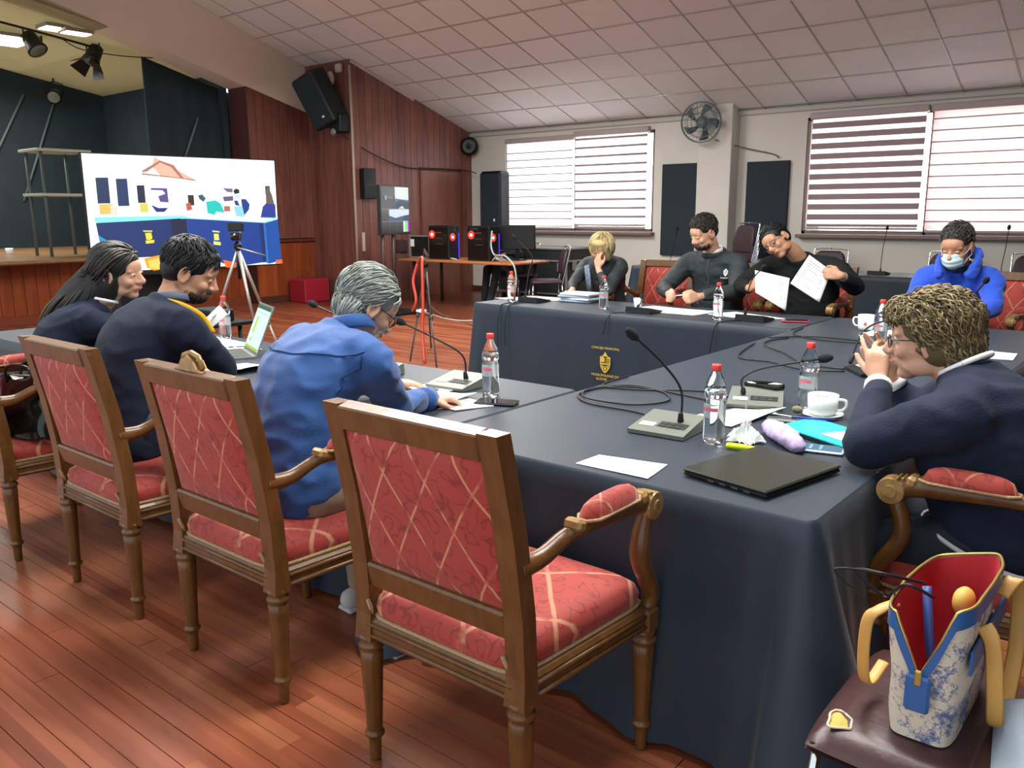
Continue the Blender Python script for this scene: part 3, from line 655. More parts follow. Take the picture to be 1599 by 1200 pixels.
# ================================================================ SMALL THINGS ON THE TABLES
plast=mat('clear_plastic','f4fafc',.04,trans=1,ior=1.3); capm=mat('red_cap','e0403c',.4); labm=mat('label_clear','dfe9ea',.35,alpha=.35); redl=mat('label_red','d8637c',.5); grl=mat('label_green','8fc2b4',.5)
wat=mat('water','ffffff',.0,trans=1,ior=1.33)
BP=[(.020,.002),(.033,.0),(.036,.012),(.0365,.03),(.0355,.05),(.0355,.135),(.0325,.145),(.0325,.15),(.0365,.158),(.0355,.178),(.030,.20),(.021,.222),(.0135,.236),(.013,.24)]
def make_bottle(loc,lab,group):
    t=thing('water_bottle',lab,'bottle',loc,0,group)
    fl_=lambda j,a:(-.16*max(0,math.cos(5*a))**2 if j in(0,1,2) else (-.03*abs(math.sin(5*a)) if j==3 else 0))
    MB().lathe(BP,25,flute=fl_).build('bottle_body',plast,t)
    MB().lathe([(r*.9,z+.002) for r,z in BP[1:10]],20,cap=True).build('water',wat,t)
    MB().lathe([(.0148,.238),(.0158,.24),(.0158,.257),(.0145,.26)],18).build('cap',capm,t)
    MB().lathe([(.0362,.085),(.0362,.134)],24,cap=False).build('label',labm,t)
    m=MB(); 
    for i in range(8):
        a=-2.3+i*.2; b=a+.2; m.add([(.0366*math.cos(x),.0366*math.sin(x),z) for x,z in((a,.108),(b,.108),(b,.12),(a,.12))],[(0,1,2,3)],0)
    m.build('label_stripe',redl,t)
    m=MB()
    for i in range(8):
        a=-1.9+i*.15; b=a+.15; m.add([(.0366*math.cos(x),.0366*math.sin(x),z) for x,z in((a,.123+.0008*i),(b,.1238+.0008*i),(b,.132),(a,.132))],[(0,1,2,3)],0)
    m.build('label_band',grl,t)
    return t
GB='red-capped water bottles on the tables'
b0=make_bottle((-2.27,2.615,TZ),'red-capped water bottle beside the black phone at the blue-shirted man\'s place',GB)
for x,y,l in((-1.21,2.52,'red-capped water bottle nearest the camera, beside the crumpled napkin'),(-1.14,3.17,'red-capped water bottle behind the coffee cup'),(-4.62,2.85,'red-capped water bottle behind the rolled paper of the man in the navy sweater'),(-4.58,5.56,'red-capped water bottle at the left end of the far table'),(-3.66,5.58,'red-capped water bottle in front of the blonde woman'),(-2.65,5.5,'red-capped water bottle between the bearded man and the man reading papers'),(-1.40,4.97,'red-capped water bottle beside the white mug')):
    dup(b0,(x,y,TZ),random.uniform(-.4,.4),l,GB)
mbase=mat('microphone_base_grey','6d746c',.45,metal=.3); mdark=mat('microphone_black','15181b',.5); led=emis('led_yellow_green','d8ff20',3)
def mic(base,yaw,path,lab,base_s=1.0,name='desk_microphone',dark=False,light=False):
    """base centre on table, front edge toward local -y; path in world coordinates from neck to head"""
    bx,by=base[:2]; z0=TZ; base=(bx,by,z0); t=thing(name,lab,'microphone',base,0,'gooseneck desk microphones')
    Rz=Matrix.Rotation(yaw,4,'Z'); w,d=.105*base_s,.095*base_s
    m=MB(); vs=[(-w,-d,.003),(w,-d,.003),(w,d,.003),(-w,d,.003),(-w,-d,.016),(w,-d,.016),(w*.96,d,.05),(-w*.96,d,.05)]
    m.add(vs,[(0,3,2,1),(4,5,6,7),(0,1,5,4),(1,2,6,5),(2,3,7,6),(3,0,4,7)],0,False,Rz); m.build('microphone_base',mdark if dark else mbase,t)
    m=MB(); tilt=lambda x,y:(x,y,.0165+(y+d)/(2*d)*.034+.0008)
    m.add([tilt(-.02,-.045),tilt(w*.8,-.045),tilt(w*.8,.0),tilt(-.02,.0)],[(0,1,2,3)],0,False,Rz); m.build('button_panel',mdark,t)
    for k in range(3):
        for j in range(2):
            q=V(tilt(.0+.028*k,-.035+.02*j)); MB().box(Rz@q,(.02,.010,.004),rz=yaw,bev=.001).build('button',mat('button_grey','3a3f40',.5),t)
    m=MB(); m.add([tilt(-.085,-.05),tilt(-.03,-.05),tilt(-.03,-.02),tilt(-.085,-.02)],[(0,1,2,3)],0,False,Rz); m.add([tilt(-.085,-.05)]*0+[(x,y,z+.0004) for x,y,z in(tilt(-.085,-.05),tilt(-.03,-.05),tilt(-.03,-.02),tilt(-.085,-.02))],[(0,1,2,3)],0,False,Rz); m.build('name_sticker',WHITE,t)
    if light: MB().box(Rz@V(tilt(-.06,-.07)),(.05,.014,.004),rz=yaw).build('status_light',led,t)
    P=[V(p)-V(base) for p in path]
    MB().tube([P[0],P[0]+(P[1]-P[0])*.22],[.0115,.0085],n=10,round_=True).build('neck_sleeve',mdark,t)
    c=cr(P,8); MB().tube(c,.0042,n=8).build('gooseneck',mdark,t)
    d_=(P[-1]-P[-2]).normalized(); MB().tube([P[-1]-d_*.012,P[-1]+d_*.0,P[-1]+d_*.02,P[-1]+d_*.032],[.008,.0155,.0175,.013],n=12,round_=True).build('microphone_head',mat('foam_windscreen','14181c',.95,bump=.4,bs=500),t)
    return t
mic((-1.395,2.54),.05,[(-1.355,2.56,.79),(-1.352,2.55,.90),(-1.38,2.47,1.0),(-1.425,2.36,1.10)],'desk microphone with a straight leaning neck, nearest the camera on the wide table')
mic((-1.33,3.13),.35,[(-1.38,3.12,.795),(-1.375,3.10,.855),(-1.30,3.13,.90),(-1.11,3.2,.945)],'desk microphone with a black glasses case on its base, neck bent right')
mic((-2.50,2.66),.05,[(-2.47,2.68,.79),(-2.47,2.66,.89),(-2.53,2.56,.97),(-2.62,2.45,1.045)],'desk microphone with its head bent toward the blue-shirted man\'s face')
mic((-1.17,4.08),-.9,[(-1.28,4.10,.79),(-1.25,4.15,.93),(-1.16,4.18,.99),(-1.01,4.2,1.02)],'desk microphone with a dark side behind the hands of the woman with curly hair',dark=True)
mic((-3.0,2.62),.1,[(-3.1,2.66,.79),(-3.14,2.66,.9),(-3.25,2.63,1.0),(-3.40,2.6,1.055)],'desk microphone between the laptop and the blue-shirted man')
mic((-4.43,5.68),PI,[(-4.56,5.72,.79),(-4.55,5.76,1.0),(-4.54,5.79,1.13),(-4.69,5.75,1.28)],'desk microphone at the left end of the far table beside the first bottle',dark=True,light=True)
mic((-3.28,5.55),PI,[(-3.36,5.6,.79),(-3.37,5.66,.81),(-3.385,5.69,.83),(-3.40,5.72,.845)],'desk microphone beside the small white cup on the far table',dark=True,light=True)
mic((-2.42,5.6),PI,[(-2.5,5.62,.79),(-2.495,5.63,.93),(-2.44,5.58,1.04),(-2.34,5.5,1.12)],'desk microphone in front of the man holding up papers',dark=True,light=True)
mic((-1.15,5.68),PI,[(-1.12,5.70,.79),(-1.10,5.66,.9),(-1.06,5.55,1.0),(-.985,5.42,1.10)],'desk microphone in front of the man in blue with the face mask',dark=True)
mic((-5.98,10.75,TZ),PI,[(-6.0,10.85,.79),(-5.98,10.85,.9),(-5.9,10.8,1.1),(-5.82,10.7,1.25)],'desk microphone on the small back table left of the bearded man',dark=True,light=True)
mic((-3.05,10.55,TZ),PI,[(-3.06,10.65,.79),(-3.06,10.65,.9),(-3.04,10.62,1.1),(-3.01,10.6,1.28)],'desk microphone standing upright on the back table left of the man in blue',dark=True,light=True)
mic((-1.75,10.5,TZ),PI,[(-1.77,10.55,.79),(-1.77,10.52,.9),(-1.74,10.46,1.1),(-1.72,10.4,1.3)],'desk microphone on the back table at the right edge of the photo',dark=True,light=True)
# papers
def paper(pts,lab,z=TZ,n=1,name='paper_sheet',m_=None,curl=.004,cat='paper'):
    c=V((sum(p[0] for p in pts)/4,sum(p[1] for p in pts)/4,z+.003)); m=MB(); A,B,C,D=[V((*p,0)) for p in pts]
    rg=random.Random(len(lab)); ph=rg.uniform(0,6)
    m.grid(lambda u,v:((A*(1-u)+B*u)*(1-v)+(D*(1-u)+C*u)*v)+V((0,0,z+.0025+curl*(.5+.5*math.sin(3*u+2*v+ph))*(u*u))),6,6,th=.0012*n,sm=False)
    o=m.build(name,m_ or WHITE,None,c,c); return tag(o,lab,cat)
paper([(-1.42,2.025),(-1.17,2.025),(-1.195,2.185),(-1.415,2.145)],'small white paper lying alone near the front edge of the wide table')
paper([(-1.40,2.80),(-1.22,2.80),(-1.18,3.06),(-1.36,3.0)],'white sheet between the nearest bottle and the second microphone',curl=.02)
paper([(-1.44,2.73),(-1.24,2.72),(-1.24,2.86),(-1.42,2.84)],'lower white sheet partly under another sheet behind the nearest bottle')
paper([(-2.52,2.28),(-2.28,2.28),(-2.28,2.54),(-2.52,2.54)],'white sheet at the right hand of the man in the bright blue shirt',curl=.02)
paper([(-2.42,2.36),(-2.18,2.30),(-2.12,2.46),(-2.36,2.52)],'white sheet lying askew in front of the microphone of the blue-shirted man',n=2)
paper([(-2.66,2.44),(-2.46,2.42),(-2.44,2.60),(-2.64,2.62)],'white printed sheet with a small dark picture beside the blue-shirted man\'s microphone')
o=MB().box((-2.50,2.52,TZ+.008),(.05,.035,.001)).build('printed_picture',mat('print_dark','4a4a4e',.7),None,(-2.50,2.52,TZ+.008),(-2.50,2.52,TZ+.008)); 
o.parent=bpy.data.objects['paper_sheet.005']; o.location=(0.04,-.0,.0068)
paper([(-3.82,2.20),(-3.50,2.22),(-3.5,2.42),(-3.75,2.42)],'white sheets before the open laptop under the navy-sweater man\'s hand',curl=.03,n=2)
paper([(-4.75,2.62),(-4.35,2.60),(-4.2,2.80),(-4.75,2.85)],'pale sheet on the table behind the laptop at the woman\'s place')
paper([(-4.30,2.55),(-4.10,2.58),(-4.05,2.72),(-4.2,2.76)],'narrow pale sheet beside the red-capped bottle behind the laptop')
o=MB().box((-4.30,2.5,TZ+.02),(.16,.12,.035),rz=.3,bev=.008).build('black_box',mdark,None,(-4.30,2.5,TZ),(-4.30,2.5,TZ)); tag(o,'small black case on the table left of the laptop','case')
for i,(x,y) in enumerate(((-4.22,2.60),(-4.16,2.62))):
    o=MB().ball((x,y,TZ+.012),(.018,.014,.010)).build('wrapped_sweet',WHITE,None,(x,y,TZ),(x,y,TZ)); tag(o,'small white wrapped sweet behind the laptop, '+('left' if i==0 else 'right')+' of two','sweet')
for q,l in (([(-4.9,5.72),(-4.45,5.7),(-4.35,6.0),(-4.7,6.05)],'white sheets at the left end of the far table beside the first bottle'),([(-4.5,5.82),(-4.3,5.82),(-4.3,6.05),(-4.55,6.06)],'white sheet under the edge of the folder stack'),([(-3.55,5.72),(-3.15,5.62),(-3.0,5.92),(-3.45,6.0)],'white sheets under the cup in front of the bearded man'),([(-3.2,5.62),(-2.9,5.62),(-2.85,5.95),(-3.15,5.95)],'white sheet to the right of the bearded man\'s hands'),([(-2.85,5.75),(-2.45,5.62),(-2.28,5.8),(-2.75,6.0)],'white sheet between the bearded man\'s bottle and the red-edged phone'),([(-1.62,5.3),(-1.35,5.4),(-1.38,5.75),(-1.62,5.6)],'white sheet behind the white mug'),([(-.98,4.85),(-.72,4.85),(-.74,5.1),(-1.02,5.1)],'white sheet behind the curly-haired woman near the right edge of the photo'),([(-.86,4.05),(-.69,4.05),(-.69,4.4),(-.86,4.4)],'white sheet at the right photo edge beside the curly-haired woman')):
    paper(q,l,n=2)
for k,(dx,r) in enumerate(((0,.05),(.02,-.08),(-.01,.15),(.015,0))):
    o=MB().box((-4.13+dx,5.93,TZ+.012+.019*k),(.30,.22,.016),rz=r,bev=.003).build('document_folder',mat('folder_white','c9d2da',.6) if k%2 else mat('folder_blue_grey','8fa3b8',.6),None,(-4.13,5.93,TZ),(-4.13,5.93,TZ)); tag(o,('bottom','second','third','topmost')[k]+' folder of the stack in front of the blonde woman','folder','folders in front of the blonde woman')
# cups
def cup(p,lab,r=.042,h=.065,hd=PI*.1,name='coffee_cup',saucer=False,col=None,cat='cup'):
    cer=mat('ceramic_white','dfe6e2',.2); t=thing(name,lab,cat,p); z=.012 if saucer else 0
    MB().lathe([(r*.55,z),(r*.8,z+.004),(r*.95,z+.02),(r,z+h),(r-.004,z+h),(r*.88,z+.02),(r*.6,z+.012)],28).build('cup_body',cer,t)
    MB().lathe([(r*.9,z+h*.8),(.001,z+h*.8+.0005)],20,cap=False).build('coffee',mat('coffee','2a1a10',.2),t)
    a=V((math.cos(hd),math.sin(hd),0)); MB().tube(cr([a*r*.93+V((0,0,z+h*.8)),a*(r+.022)+V((0,0,z+h*.78)),a*(r+.026)+V((0,0,z+h*.5)),a*(r+.012)+V((0,0,z+h*.3)),a*r*.9+V((0,0,z+h*.28))],4),.0055,n=8).build('handle',cer,t)
    return t
def saucer(p,lab,r=.075):
    o=MB().lathe([(r*.4,0),(r*.55,.003),(r,.013),(r,.016),(r*.5,.007),(.001,.006)],32).build('saucer',mat('ceramic_white','dfe6e2',.2),None,loc=p); tag(o,lab,'saucer')
saucer((-1.05,3.08,TZ+.001),'white saucer under the coffee cup in front of the curly-haired woman')
cup((-1.05,3.08,TZ-.004),'white coffee cup on a saucer in front of the curly-haired woman',.055,.078,.2,saucer=True)
o=MB().ball((0,0,.016),(.022,.018,.014)).build('tea_bag',mat('tea_bag','6d6a52',.9,bump=.5,bs=80),None,loc=(-1.125,3.03,TZ+.01)); tag(o,'used greenish tea bag on the saucer beside the coffee cup','tea bag')
o=MB().tube([(0,0,.01),(.05,-.01,.012),(.12,-.03,.014)],[(.004,.002),(.004,.002),(.003,.002)],n=6).ball((-.01,.003,.010),(.018,.013,.005)).build('teaspoon',mat('spoon_white','d8dcda',.3),None,loc=(-1.19,2.98,TZ)); tag(o,'pale teaspoon lying in front of the saucer','spoon')
cup((-1.66,5.56,TZ),'white mug with a small red logo in front of the man in blue',.05,.10,PI*1.05,name='mug',cat='mug')
mg=bpy.data.objects['mug']; MB().prism([(-.012,0),(.0,.022),(.012,0)],.001,Matrix.Translation((.012,-.0505,.04))@Matrix.Rotation(PI/2,4,'X')).build('mug_logo',mat('logo_red','a8503a',.5),mg)
o=MB().lathe([(.028,0),(.036,.075),(.034,.075),(.026,.004)],20).build('paper_cup',mat('paper_cup_white','c9d0cc',.6),None,loc=(-3.5,5.83,TZ)); tag(o,'small white cup in front of the bearded man','cup')
# phones, laptop, glasses case ...
def phone(p,rz,lab,case,scr,sz=(.078,.155),es=0):
    t=thing('smartphone',lab,'phone',p,rz,None); MB().box((0,0,.005),(sz[0],sz[1],.009),bev=.004).build('phone_case',case,t); MB().box((0,0,.0101),(sz[0]-.008,sz[1]-.012,.0012)).build('phone_screen',scr,t); return t
glossb=mat('glossy_black','0d0f12',.08,coat=.5)
phone((-2.14,2.50,TZ+.002),-1.15+PI/2*0+.0,'black smartphone lying beside the red-capped bottle at the blue-shirted man\'s place',mdark,glossb,(.085,.17))
ph=phone((-.90,2.62,TZ+.002),-1.35,'smartphone with a lit blue screen in front of the curly-haired woman',mat('clear_case','b9c6cc',.2),emis('phone_blue','3a86a8',.7),(.08,.16))
for k in range(6): MB().box((-.018+.018*(k%3),-.02+.03*(k//3),.0112),(.009,.009,.0006)).build('app_icon',emis('icon_white','a8e4ee',.9),ph)
phone((-2.17,5.70,TZ+.002),-1.2,'smartphone in a red case in front of the man holding up papers',mat('red_case','cc2340',.4),mat('screen_dark','2a1c24',.2),(.10,.18))
lt=thing('closed_laptop','closed black laptop lying at the front of the wide table','laptop',(-.935,2.27,TZ),math.radians(-12))
pts=[V((-1.09,2.13,0)),V((-.82,2.06,0)),V((-.77,2.42,0)),V((-1.03,2.49,0))]
cc=V((-.935,2.27,0)); w_=.30; d_=.36
lt.rotation_euler=(0,0,math.radians(-11.5))
lid=mat('laptop_lid_black','34372f',.35,metal=.4,var=.05,vs=40); MB().box((0,0,.010),(.28,.365,.012),bev=.004).build('laptop_base',mdark,lt); MB().box((0,0,.0215),(.284,.37,.009),bev=.004).build('laptop_lid',lid,lt)
for k in range(4): MB().box((-.04+.04*k,-.1835,.010),(.022,.002,.006)).build('port',mat('port_grey','55595a',.4,metal=.5),lt)
t=thing('turquoise_folder','turquoise folder with white pages on top in front of the curly-haired woman','folder',(-.95,2.84,TZ)); tq=mat('turquoise','1fb3bd',.45)
def quad(pts,z,th,name,m_,par,c):
    m=MB(); P=[V((x,y,z)) for x,y in pts]; m.add(P+[p+V((0,0,th)) for p in P],[(3,2,1,0),(4,5,6,7),(0,1,5,4),(1,2,6,5),(2,3,7,6),(3,0,4,7)],0,False); return m.build(name,m_,par,c)
c=V((-.95,2.84,TZ)); quad([(-1.10,2.79),(-.80,2.64),(-.72,2.83),(-1.04,2.99)],TZ+.002,.012,'notebook_base',mat('notebook_dark','1c2430',.5),t,c); quad([(-1.10,2.79),(-.80,2.64),(-.73,2.82),(-1.05,2.985)],TZ+.014,.004,'folder_cover',tq,t,c)
quad([(-.94,2.76),(-.79,2.68),(-.73,2.83),(-.86,2.88)],TZ+.019,.003,'white_page',WHITE,t,c)
paper([(-.90,2.98),(-.72,2.84),(-.70,3.10),(-.82,3.16)],'white papers between the saucer and the curly-haired woman\'s elbow',n=8)
# crumpled napkin, yellow highlighter packet, lilac pencil case, clear bag
m=MB()
def nap(u,v):
    a=2*PI*u; r=.055*v*(1+.25*math.sin(5*a)+.1*math.sin(11*a)); return (r*math.cos(a),r*math.sin(a)*.9,.004+.05*max(0,(1-v))**.8*(1+.3*math.sin(7*a+v*9))+.008*abs(math.sin(9*a+v*14)))
o=m.grid(nap,48,10,sm=False).build('crumpled_napkin',mat('napkin_white','dfe5e6',.8,var=.2,vs=30),None,loc=(-1.125,2.575,TZ)); tag(o,'crumpled white napkin packet beside the nearest bottle','napkin')
o=MB().grid(lambda u,v:((.012+.01*math.sin(8*v))*math.cos(2*PI*u)*(1.2-v),(.01)*math.sin(2*PI*u)*(1.2-v),.04+.09*v),12,8).build('clear_wrapper',mat('clear_wrap','d9c7cc',.2,alpha=.5),None,loc=(-1.15,2.63,TZ)); tag(o,'twisted clear wrapper standing up from the crumpled napkin','wrapper')
o=MB().tube([(-.055,-.01,.012),(.0,0,.012),(.03,.01,.010),(.055,.02,.006)],[(.012,.010),(.012,.010),(.008,.007),(.002,.002)],n=8,round_=True).build('highlighter',mat('fluo_yellow','d6ef12',.4,emit=None),None,loc=(-1.075,2.475,TZ)); tag(o,'fluorescent yellow highlighter in front of the crumpled napkin','pen')
m=MB(); P=cr([(-.08,.09,.028),(-.03,.03,.032),(.03,-.03,.033),(.085,-.08,.022)],6); m.tube(P,[(.026+.012*math.sin(PI*i/(len(P)-1)),.022+.008*math.sin(PI*i/(len(P)-1))) for i in range(len(P))],n=18,round_=True)
for i,v in enumerate(m.v): m.v[i]=v+V((noise.noise(v*60),noise.noise(v*60+V((9,0,0))),noise.noise(v*60+V((0,9,0)))))*.007
o=m.build('pencil_case',mat('lilac_cloth','b3a1c9',.8,var=.3,vs=35),None,loc=(-1.025,2.635,TZ)); tag(o,'lilac patterned soft pencil case behind the closed laptop','pencil case')
m=MB(); P=cr([(-1.43,3.265,.835),(-1.37,3.262,.838),(-1.29,3.262,.83)],4); 
o=MB().tube([(-.075,0,.0),(-.06,0,0),(.06,0,0),(.078,0,0)],[(.006,.012),(.024,.017),(.024,.018),(.008,.013)],n=12,round_=True).build('glasses_case',glossb,None,loc=(-1.345,3.235,TZ+.058)); o.rotation_euler=(0,-.04,.05); tag(o,'glossy black glasses case resting on the second microphone base','glasses case')
o=MB().box((0,0,.01),(.11,.05,.018),bev=.006).build('clear_card_case',mat('smoky_plastic','4a4f52',.25,alpha=.8),None,loc=(-1.13,2.90,TZ)); o.rotation_euler=(0,0,.3); tag(o,'smoky plastic case beside the teaspoon','case')
o=MB().tube([(-.07,-.02,.007),(.07,.03,.007)],.0045,n=6).build('blue_pen',mat('pen_blue','26358f',.4),None,loc=(-1.03,2.93,TZ+.018)); tag(o,'dark blue pen lying across the turquoise folder edge','pen')
# open laptop of the navy-sweater man
lp=thing('open_laptop','open silver laptop with a lit spreadsheet screen between the two seated men','laptop',(-3.9,2.45,TZ)); c=V((-3.9,2.45,TZ))
silver=mat('laptop_silver','8f9694',.35,metal=.5)
H1=V((-4.14,2.66,TZ+.012));H2=V((-3.84,2.54,TZ+.012));F1=V((-4.25,2.43,TZ+.012));F2=V((-3.95,2.30,TZ+.012))
def slab(P,n_,th,name,m_,par,c):
    n_=V(n_).normalized(); m=MB(); P=[V(p) for p in P]; m.add(P+[p+n_*th for p in P],[(3,2,1,0),(4,5,6,7),(0,1,5,4),(1,2,6,5),(2,3,7,6),(3,0,4,7)],0,False); return m.build(name,m_,par,c)
slab([F1,F2,H2,H1],(0,0,1),-.01,'laptop_base',silver,lp,c)
def lerpq(A,B,C,D,u,v): return (A*(1-u)+B*u)*(1-v)+(D*(1-u)+C*u)*v
kb=[lerpq(F1,F2,H2,H1,*q)+V((0,0,.001)) for q in((.07,.4),(.93,.4),(.93,.92),(.07,.92))]; slab(kb,(0,0,1),.0008,'keyboard',mat('keys_dark','3c4240',.6),lp,c)
upv=V((.045,.095,.255)); T1=H1+upv;T2=H2+upv; nn=(H2-H1).cross(upv).normalized(); 
slab([H1,H2,T2,T1],nn,-.006,'laptop_lid',silver,lp,c)
def scr(u0,v0,u1,v1,off): return [lerpq(H1,H2,T2,T1,*q)+nn*off for q in((u0,v0),(u1,v0),(u1,v1),(u0,v1))]
slab(scr(.03,.06,.97,.96,.0006),nn,.0006,'laptop_screen',emis('screen_pale','cfeeea',.95),lp,c)
for i,(q,cl_) in enumerate((((.03,.88,.97,.96),'1f5a38'),((.05,.06,.95,.12),'a8c238'),((.22,.38,.33,.72),'b7d838'),((.22,.20,.32,.28),'b7d838'),((.05,.80,.9,.82),'b8cfd0'))): slab(scr(*q,.0016),nn,.0004,'screen_area',emis('scr_%d'%i,cl_,.9),lp,c)
# rolled paper in the hand of man in navy sweater
m=MB(); a_=V((-3.70,2.28,1.04));b_=V((-3.80,2.15,.90)); m.tube([b_,a_],[(.012,.022),(.016,.03)],n=14); o=m.build('rolled_paper',WHITE,None,a_,a_); tag(o,'rolled white paper held up by the man in the navy sweater','paper')
q_=MB(); aa,bb=basis(a_-b_); q_.box(a_*.8+b_*.2+V((.018,-.022,.004)),(.026,.002,.024),rot=(a_-b_).to_track_quat('Z','Y').to_matrix()); q_.build('printed_picture',mat('print_grey','6a6e72',.7),o,a_)
# cables on the wide table
cab=mat('black_cable','10151b',.5)
def cable(pts,lab,r=.004,m_=None,name='cable',n=6): 
    P=cr(pts,n); o=MB().tube(P,r,n=6).build(name,m_ or cab,None,P[0],P[0]); return tag(o,lab,'cable')
z=TZ+.006
cable([(-1.45,2.62,z),(-1.6,2.70,z),(-1.85,2.72,z),(-1.98,2.85,z),(-1.95,3.05,z),(-1.75,3.1,z),(-1.62,2.95,z),(-1.7,2.8,z),(-1.9,2.78,z+.004),(-2.0,2.95,z),(-1.9,3.12,z),(-1.6,3.08,z),(-1.45,3.05,z),(-1.42,3.08,z)],'black cable coiled in a loop beside the nearest microphone')
cable([(-1.42,3.15,z),(-1.6,3.2,z),(-1.85,3.05,z),(-2.0,3.05,z),(-2.02,3.3,z)],'black cable running from the second microphone to the left table edge')
cable([(-1.28,4.02,z),(-1.45,3.95,z),(-1.65,4.05,z),(-1.85,4.1,z),(-1.98,4.6,z)],'black cable running left from the microphone behind the clasped hands')
cable([(-1.30,4.08,z),(-1.5,4.1,z),(-1.7,4.35,z),(-1.9,4.55,z+.002),(-1.95,4.75,z),(-1.9,4.9,z)],'second black cable winding across the middle of the wide table')
cable([(-1.5,4.95,z),(-1.75,4.95,z),(-1.95,5.1,z),(-2.0,5.4,z)],'black cable beside the white mug crossing the table joint')
cable([(-1.55,5.05,z),(-1.8,5.05,z),(-2.0,4.85,z)],'thin black cable behind the white mug cable')
for x,l in((-4.5,'left pair cable'),(-4.42,'second cable')):
    cable([(x+.02,5.62,z),(x,5.36,z),(x,5.315,TZ-.03),(x-.01,5.29,.6),(x,5.28,.42)],('left' if x<-4.45 else 'right')+' of two black cables hanging below the first bottle of the far table')
cable([(-3.3,5.48,z),(-3.42,5.37,z),(-3.45,5.31,TZ-.03),(-3.47,5.29,.6)],'black cable hanging down the far table front above the yellow crest')
cable([(-2.48,5.5,z),(-2.55,5.37,z),(-2.58,5.31,TZ-.03),(-2.6,5.28,.5)],'black cable hanging down the far table front below the third bottle')
# handbag on left chair
m=MB(); 
def hbg(u,v):
    a=2*PI*u; r=1-.25*v; p=.55; cx_=abs(math.cos(a))**p*(1 if math.cos(a)>0 else -1); sx_=abs(math.sin(a))**p*(1 if math.sin(a)>0 else -1)
    return (cx_*.15*r,sx_*.085*(1-.55*v),.26*v+.012*math.sin(6*a+8*v))
m.grid(hbg,36,12); m.grid(lambda u,v:hbg(u,1)*0 if False else tuple(V(hbg(u,1))*(1-v)+V((0,0,.255))*v),36,3); m.grid(lambda u,v:tuple(V(hbg(-u,0))*(1-v)),36,2)
for i,v in enumerate(m.v): m.v[i]=v+V((1,1,.5))*noise.noise(v*14)*.018
hbt=thing('black_handbag','glossy black leather handbag standing on the leftmost red armchair','handbag',(-4.02,1.48,.535),.5)
m.build('bag_body',mat('glossy_black_leather','0f1412',.18,bump=.25,bs=25),hbt)
for s in(-1,1): MB().tube(cr([(-.07,s*.04,.24),(-.05,s*.05,.31),(.05,s*.05,.31),(.07,s*.04,.24)],5),.007,n=6).build('bag_handle',mat('glossy_black_leather','0f1412'),hbt)
MB().tube([(-.1,0,.262),(.1,0,.262)],.006,n=6).build('zip',mat('zip_metal','a9aaa0',.3,metal=1),hbt)
# ================================================================ BIG SCREEN
def frame4(P0,P1,z0,z1):
    """plane from P0 (left) to P1 (right) -> function (u,v,off)->world"""
    A=V((*P0,0));B=V((*P1,0)); n=V(((B-A).y,-(B-A).x,0)).normalized()
    return (lambda u,v,o=0:A*(1-u)+B*u+V((0,0,z0+(z1-z0)*v))+n*o), n
def polys(fn,items,name,parent,off,par_off=0.0):
    for i,(col,pts,s) in enumerate(items):
        m=MB(); o=.004+.0006*i; P=[fn(u,v,o) for u,v in pts]; m.add(P,[tuple(range(len(P)))],0,False); m.build(name,emis('px_'+col,col,s),parent,off)
fn,n=frame4((-7.82,3.54),(-7.56,5.36),.985,2.03)
c=fn(.5,0); c=V((c.x,c.y,0)); tv=thing('big_screen','very large flat screen on a floor stand showing a picture of the meeting','screen',c)
def obox(name,m_,par,off,u0,u1,v0,v1,o0,o1):
    m=MB(); P=[fn(u,v,o) for o in(o0,o1) for (u,v) in((u0,v0),(u1,v0),(u1,v1),(u0,v1))]; m.add(P,[(3,2,1,0),(4,5,6,7),(0,1,5,4),(1,2,6,5),(2,3,7,6),(3,0,4,7)],0,False); return m.build(name,m_,par,off)
obox('screen_housing',blk,tv,c,-.006,1.006,-.012,1.01,-.05,0)
obox('screen_glass',emis('tv_white','f4f8ff',1.25),tv,c,0,1,0,1,0,.003)
def tp(pts): # coordinates measured on a 1440x840 sheet of the screen picture -> u,v
    out=[]
    for x,y in pts:
        t=(x-60)/1460; top=78+(150-78)*t; bot=78+880+(925-958)*t
        out.append((t,1-(y-top)/(bot-top)))
    return out
def R_(x0,y0,x1,y1): return [(x0,y0),(x1,y0),(x1,y1),(x0,y1)][::-1]
W_=1.0
